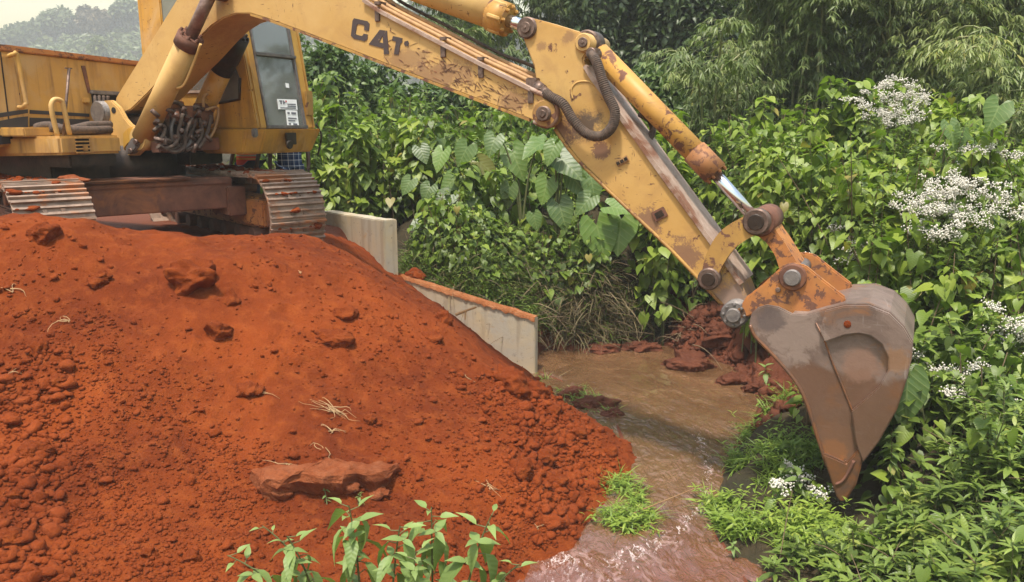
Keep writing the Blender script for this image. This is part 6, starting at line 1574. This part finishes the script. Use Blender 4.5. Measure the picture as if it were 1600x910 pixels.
bamboo('pale bamboo spray arching low behind the thicket left of the big bamboo', 1120, 13.2, 66, 1.7, 10, g, .155, .70, 0, 26, 4)
bamboo('tall bamboo clump with a feathery left edge against the dark trees', 1215, 15.0, -120, 1.5, 11, g, .155, .60, 0, 44, 4, droop=.7)
bamboo('big bamboo clump in the middle of the right background', 1300, 14.0, -90, 1.9, 13, g, .165, .48, 0, 44, 4, droop=.7)
bamboo('bamboo clump with drooping sprays right of the big clump', 1400, 13.8, -60, 1.7, 12, g, .155, .52, 0, 40, 4, droop=.8)
bamboo('yellowing bamboo leaning down to the right', 1440, 12.8, 10, 1.9, 5, g, .18, .86, 1.3, 34, 4, droop=.9)
bamboo('light green bamboo behind the yellowing bamboo', 1520, 14.5, -70, 1.8, 11, g, .155, .56, 0, 40, 4, droop=.8)
bamboo('bright bamboo spray low at the right edge', 1570, 11.6, 90, 1.5, 9, g, .15, .66, 0, 30, 4)
bamboo('dark bamboo cut by the right edge of the picture', 1640, 14.0, -60, 1.6, 10, g, .165, .36, -.3, 40, 4, droop=.8)
for lab, px, D, tp, sp in [('thin pale bamboo grove right of the sky gap above the boom', 700, 25, -10, 2.0), ('thin pale bamboo behind the stick cylinder head', 775, 24, -60, 2.2), ('thin pale bamboo right above the stick top', 850, 23, -50, 2.0), ('thin tall bamboo between the stick top and the dark trees', 905, 24, -90, 2.0), ('thin low bamboo at the foot of the grove behind the boom', 745, 22, 50, 2.4)]:
    bamboo(lab, px, D, tp, sp, 11, g, .25, .58, 0, 26, 3, 'thin bamboo grove behind the boom', .8)
for i, (px, D, tp, wp, lab) in enumerate([(935, 27, -80, 110, 'dark tree left of the gap in the dark wood'), (985, 22, -110, 190, 'darkest tree in the middle of the dark wood'), (1085, 21, -110, 190, 'dark tree directly behind the pale bamboo spray'), (1180, 23, -120, 170, 'dark tree behind the feathery bamboo clump'),
        (1300, 20, -120, 220, 'dark tree hidden behind the big bamboo clump'), (1420, 20, -120, 220, 'dark tree behind the drooping bamboo clump'), (1545, 20, -120, 230, 'dark tree behind the right hand bamboo')]):
    tree('dark_tree', lab, 'tree', px, D, tp, wp, 15000, .20, 'darktree', .42, 'dark trees behind the bamboo', OVATE, .08, 14, .16)
for px, D, tp, wp, lab, tn in [(505, 16.5, 62, 110, 'dense rounded bush just right of the cab', .42), (575, 18, 80, 130, 'dense bush under the black lettering', .50), (640, 17, 120, 130, 'dense bush right of the lettering behind the vines', .46), (455, 20, 40, 120, 'bush behind the cab windscreen', .5),
        (730, 18, 105, 140, 'olive bush below the pale bamboo grove', .5), (830, 17.5, 110, 120, 'bush directly behind the stick top', .5), (925, 17, 95, 130, 'bush right of the stick top', .55), (1010, 15.5, 110, 130, 'bush at the foot of the dark wood', .55), (400, 21, 60, 130, 'bush behind the cab roof post', .5), (1065, 15, 118, 90, 'low bush below the pale bamboo spray', .5)]:
    tree('bush', lab, 'bush', px, D, tp, wp, 5200, .17, 'midtree', tn, 'bushes behind the thicket', OVATE, .0, 12, .05)
# the hill on the left
L = Leaves(CLUMP); k = 0
xs = g.uniform(-300, 180, 30000); ys = 26 + 345 * g.random(30000) ** .8; zs = ground_z(xs, ys)
keep = (np.abs(xs / ys + .28) < .50)
xs, ys, zs = xs[keep], ys[keep], zs[keep]; n = len(xs)
for r in range(5):
    m = n; az = g.uniform(0, 6.28, m); el = g.uniform(-.6, .9, m); sc_ = .5 + ys / 75; hh = sc_ * g.random(m) * (.4 + .9 * np.clip(fbm(xs, ys, .04, 2) * 2 + .4, 0, 1))
    L.add(np.stack([xs + g.normal(size=m) * .35 * sc_, ys + g.normal(size=m) * .35 * sc_, zs + hh], 1), sph(az, el), np.array([0, -.2, 1.0]) + g.normal(size=(m, 3)) * .5, g.uniform(.25, .62, m) * sc_, .56 + .45 * fbm(xs, ys, .04, 3) + g.normal(size=m) * .10, 1.0, g.uniform(.3, 1.6, m))
tag(link('hillside_scrub', L.mesh('hillside_scrub'), M['hilltree']), 'hazy green scrub covering the far hillside', 'scrub', None, 'stuff')
HT = [(8, 66, 48, 60, 'round hazy tree at the left end of the far ridge'), (38, 67, 36, 50, 'second hazy tree from the left end of the far ridge'), (62, 70, 27, 54, 'hazy tree on the ridge right of a dip'), (92, 68, 16, 64, 'flat topped hazy tree sticking out of the ridge line'), (122, 70, 27, 44, 'low hazy tree beside the flat topped one'),
      (145, 66, 9, 46, 'hazy brown tree with bare branches in the middle of the ridge'), (172, 69, 17, 50, 'hazy tree right of the brown tree'), (197, 67, 0, 56, 'tallest hazy tree on the ridge left of the cab'), (222, 70, 4, 60, 'hazy tree on the ridge touching the cab edge'), (152, 54, 63, 22, 'small fresh green bush on the hillside above the hood'),
      (655, 52, 10, 50, 'hazy tree beside the sky gap above the boom'), (690, 55, 18, 60, 'hazy tree right of the sky gap'), (610, 60, 26, 46, 'low hazy tree below the sky gap'), (735, 50, -10, 70, 'hazy tree behind the pale bamboo'), (560, 62, 10, 60, 'hazy tree left of the sky gap behind the boom'), (800, 52, -20, 80, 'hazy tree far behind the stick cylinder head'), (860, 50, 0, 80, 'hazy tree far behind the stick top')]
for px, D, tp, wp, lab in HT:
    D = D * 4.7
    brown = 'brown' in lab
    tree('hill_tree', lab, 'tree', px, D, tp, wp, 2800, 1.7, 'dry' if brown else 'hilltree', .45 if brown else (.75 if 'fresh' in lab else .42), 'trees on the far ridge', CLUMP, .25, 9, .6, None, .3)

# ------------------------------------------------------------------ the two people behind the tracks
def skin_body(name, joints, edges, radii, mat, parent, sub=2):
    me = bpy.data.meshes.new(name); me.from_pydata(joints, edges, [])
    o = bpy.data.objects.new(name, me); COL.objects.link(o)
    m = o.modifiers.new('skin', 'SKIN'); m.use_smooth_shade = True
    sv = me.skin_vertices[0].data if len(me.skin_vertices) else None
    if sv is None:
        bm = bmesh.new(); bm.from_mesh(me); bm.verts.layers.skin.verify(); bm.to_mesh(me); bm.free(); sv = me.skin_vertices[0].data
    for i, r in enumerate(radii): sv[i].radius = r if isinstance(r, tuple) else (r, r)
    sv[0].use_root = True
    s = o.modifiers.new('sub', 'SUBSURF'); s.levels = sub; s.render_levels = sub
    dg = bpy.context.evaluated_depsgraph_get(); me2 = bpy.data.meshes.new_from_object(o.evaluated_get(dg)); me2.name = name
    bpy.data.objects.remove(o); bpy.data.meshes.remove(me)
    return link(name, me2, mat, parent)
def solid(name, c, col, rough=.8): M[name] = flat(name, col, rough)
solid('s', 0, (.1, .1, .1)); M['skin'] = flat('brown_skin', (.060, .030, .018), .5); M['hair'] = flat('black_hair', (.010, .009, .008), .8); M['boot'] = flat('dusty_boot', (.06, .04, .03), .8); M['navy'] = flat('navy_trousers', (.018, .022, .04), .9)
def stripes(name, cols, scale, plaid=False):
    n = NT(name); tc = n.n('ShaderNodeTexCoord'); sp = n.n('ShaderNodeSeparateXYZ'); n.l(tc.outputs['Object'], sp.inputs[0])
    fz = n.math('FRACT', n.math('MULTIPLY', sp.outputs[2], scale))
    c = n.ramp(fz, cols, 'CONSTANT')
    if plaid:
        fx_ = n.math('FRACT', n.math('MULTIPLY', n.math('ADD', sp.outputs[0], n.math('MULTIPLY', sp.outputs[1], .4)), scale))
        c = n.mix(.5, c, n.ramp(fx_, cols, 'CONSTANT'))
    return n.bsdf(c, .9, 0, None, .1)
M['orange_stripe'] = stripes('orange_striped_cloth', [(0, (.75, .07, .02)), (.30, (.75, .30, .04)), (.45, (.80, .12, .03)), (.62, (.62, .50, .36)), (.78, (.75, .07, .02))], 7)
M['plaid'] = stripes('navy_plaid_cloth', [(0, (.02, .035, .09)), (.35, (.09, .13, .21)), (.5, (.025, .045, .11)), (.66, (.60, .62, .66)), (.80, (.025, .045, .11))], 13, True)
def person(loc, rz, label, H, shirt, legs, sleeve=True, bend=0.0):
    root = empty('person', loc, rz); tag(root, label, 'person', None)
    k = H / 1.75; J, E, Rr = [], [], []
    def v(x, y, z, r, p=None):
        J.append((x * k, y * k, z * k)); Rr.append(tuple(a * k for a in r) if isinstance(r, tuple) else r * k); i = len(J) - 1
        if p is not None: E.append((p, i))
        return i
    pel = v(0, 0, .95, (.155, .115)); ab = v(0, 0, 1.10, (.145, .105), pel); ch = v(0, 0, 1.30, (.17, .12), ab); nb = v(0, 0, 1.46, (.075, .07), ch); nk = v(0, .01, 1.53, .055, nb); hd = v(0, .02, 1.64, (.078, .095), nk); v(0, .01, 1.73, (.055, .065), hd)
    hands = []
    for s in (-1, 1):
        hip = v(.095 * s, 0, .86, .088, pel); kn = v(.11 * s, .02, .50, .058, hip); an = v(.115 * s, -.02, .09, .040, kn); v(.12 * s, .10, .04, .038, an)
        sh = v(.19 * s, 0, 1.42, .060, ch); el = v(.25 * s, -.03, 1.13, .042, sh); wr = v(.26 * s, .06, .90, .028, el)
        pm = v(.26 * s, .075, .83, (.020, .036), wr); hands.append((s, pm))
        for f in range(4):
            a1 = v((.26 - .004) * s, .052 + .018 * f, .77, .0095, pm); v((.25 - .01) * s, .055 + .018 * f, .735 + .006 * abs(f - 1.4), .008, a1)
        t1 = v(.245 * s, .115, .82, .011, pm); v(.235 * s, .13, .785, .009, t1)
    body = skin_body('body', J, E, Rr, M['skin'], root)
    # face
    hb_ = MB()
    for s in (-1, 1): bmesh.ops.create_icosphere(hb_.bm, subdivisions=2, radius=.013 * k, matrix=Matrix.Translation((.033 * s * k, .103 * k, 1.655 * k)))
    hb_.build('eyes', M['paper'], root)
    nz = MB(); nz.loft([(-.012 * k, .10 * k, 1.655 * k), (.012 * k, .10 * k, 1.655 * k), (.02 * k, .11 * k, 1.615 * k), (-.02 * k, .11 * k, 1.615 * k)], [(-.004 * k, .118 * k, 1.65 * k), (.004 * k, .118 * k, 1.65 * k), (.008 * k, .138 * k, 1.618 * k), (-.008 * k, .138 * k, 1.618 * k)]); nz.build('nose', M['skin'], root, .004)
    mt = MB(); mt.box((0, .112 * k, 1.585 * k), (.05 * k, .02 * k, .014 * k)); mt.build('mouth', M['seat'], root, .005)
    hr = MB(); bmesh.ops.create_icosphere(hr.bm, subdivisions=3, radius=.1 * k, matrix=Matrix.Translation((0, .0, 1.685 * k)) @ Matrix.Diagonal((.93, 1.12, .85, 1))); hr.build('hair', M['hair'], root)
    for s in (-1, 1):
        er = MB(); bmesh.ops.create_icosphere(er.bm, subdivisions=2, radius=.028 * k, matrix=Matrix.Translation((.088 * s * k, .01 * k, 1.64 * k)) @ Matrix.Diagonal((.4, .7, 1.1, 1))); er.build('ear', M['skin'], root)
    # clothes
    J, E, Rr = [], [], []
    c00 = v(0, 0, .72, (.19, .145)); c0 = v(0, 0, .88, (.185, .14), c00); c1 = v(0, 0, 1.08, (.172, .13), c0); c2 = v(0, 0, 1.30, (.19, .14), c1); v(0, 0, 1.47, (.10, .085), c2)
    for s in (-1, 1):
        a = v(.20 * s, 0, 1.42, .078, c2); v(.235 * s, -.02, 1.22, .066, a)
    skin_body('shirt', J, E, Rr, M[shirt], root)
    J, E, Rr = [], [], []
    c0 = v(0, 0, .95, (.175, .135))
    for s in (-1, 1):
        a = v(.10 * s, 0, .82, .108, c0); b_ = v(.115 * s, .02, .52, .088, a)
        if legs == 'navy': v(.118 * s, -.01, .14, .07, b_)
    skin_body('trousers' if legs == 'navy' else 'shorts', J, E, Rr, M[legs], root)
    for s in (-1, 1):
        bt = MB(); bt.box((.118 * s * k, .05 * k, .045 * k), (.10 * k, .26 * k, .09 * k)); bt.box((.118 * s * k, -.02 * k, .12 * k), (.10 * k, .11 * k, .14 * k)); bt.build('boot', M['boot'], root, .03, 3)
p1 = P(392, 330, 11.2); p2 = P(457, 330, 11.0)
person((p1.x, p1.y, 1.60), R(150), 'person in an orange and red striped shirt standing behind the right crawler track', 1.72, 'orange_stripe', 'navy')
person((p2.x, p2.y, 1.60), R(190), 'person in navy plaid clothes standing behind the cab corner', 1.70, 'plaid', 'plaid')
# ------------------------------------------------------------------ light, sky, camera
SUN_EL = R(71); sd = Vector((-0.37, -0.93, 0)).normalized()
sun = bpy.data.lights.new('sun', 'SUN'); sun.energy = 3.3; sun.angle = R(5.0); sun.color = (1.0, 0.94, 0.85)
so_ = bpy.data.objects.new('sun', sun); COL.objects.link(so_)
tos = Vector((sd.x * math.cos(SUN_EL), sd.y * math.cos(SUN_EL), math.sin(SUN_EL)))
so_.rotation_euler = tos.to_track_quat('Z', 'Y').to_euler(); so_.location = tos * 50
w = bpy.data.worlds.new('World'); scene.world = w; w.use_nodes = True
nt = w.node_tree; bg = nt.nodes['Background']
sky = nt.nodes.new('ShaderNodeTexSky'); sky.sky_type = 'NISHITA'; sky.sun_disc = False
sky.sun_elevation = SUN_EL; sky.sun_rotation = math.atan2(sd.x, sd.y); sky.dust_density = 3.0; sky.air_density = 2.5; sky.ozone_density = 1.0
nt.links.new(sky.outputs[0], bg.inputs[0]); bg.inputs[1].default_value = 0.15
cam = bpy.data.cameras.new('camera'); co = bpy.data.objects.new('camera', cam); COL.objects.link(co)
co.location = (0, 0, EYE); co.rotation_euler = (math.pi / 2 - PITCH, 0, 0)
cam.sensor_fit = 'HORIZONTAL'; cam.sensor_width = 36; cam.lens = 36 * FPX / 1600; cam.clip_end = 3000; cam.clip_start = 0.05
scene.camera = co
scene.view_settings.view_transform = 'Standard'; scene.view_settings.look = 'None'; scene.view_settings.exposure = EXPOSURE; scene.view_settings.gamma = 1
scene.render.resolution_x = 1024; scene.render.resolution_y = 582
scene.render.engine = 'CYCLES'
if HAZE:
    x0, x1, y0, y1, z0, z1 = -330, 330, -6, 430, -3.0, 80
    mb = MB(); mb.box(((x0 + x1) / 2, (y0 + y1) / 2, (z0 + z1) / 2), (x1 - x0, y1 - y0, z1 - z0))
    n = NT('thin_haze'); n.t.nodes.clear(); out = n.n('ShaderNodeOutputMaterial'); v = n.n('ShaderNodeVolumePrincipled')
    v.inputs['Color'].default_value = (1.0, 1.0, 1.0, 1); v.inputs['Density'].default_value = HAZE; v.inputs['Anisotropy'].default_value = -0.2
    n.l(v.outputs[0], out.inputs['Volume'])
    tag(mb.build('haze', n.m), 'pale haze hanging in the air', 'haze', None, 'stuff')
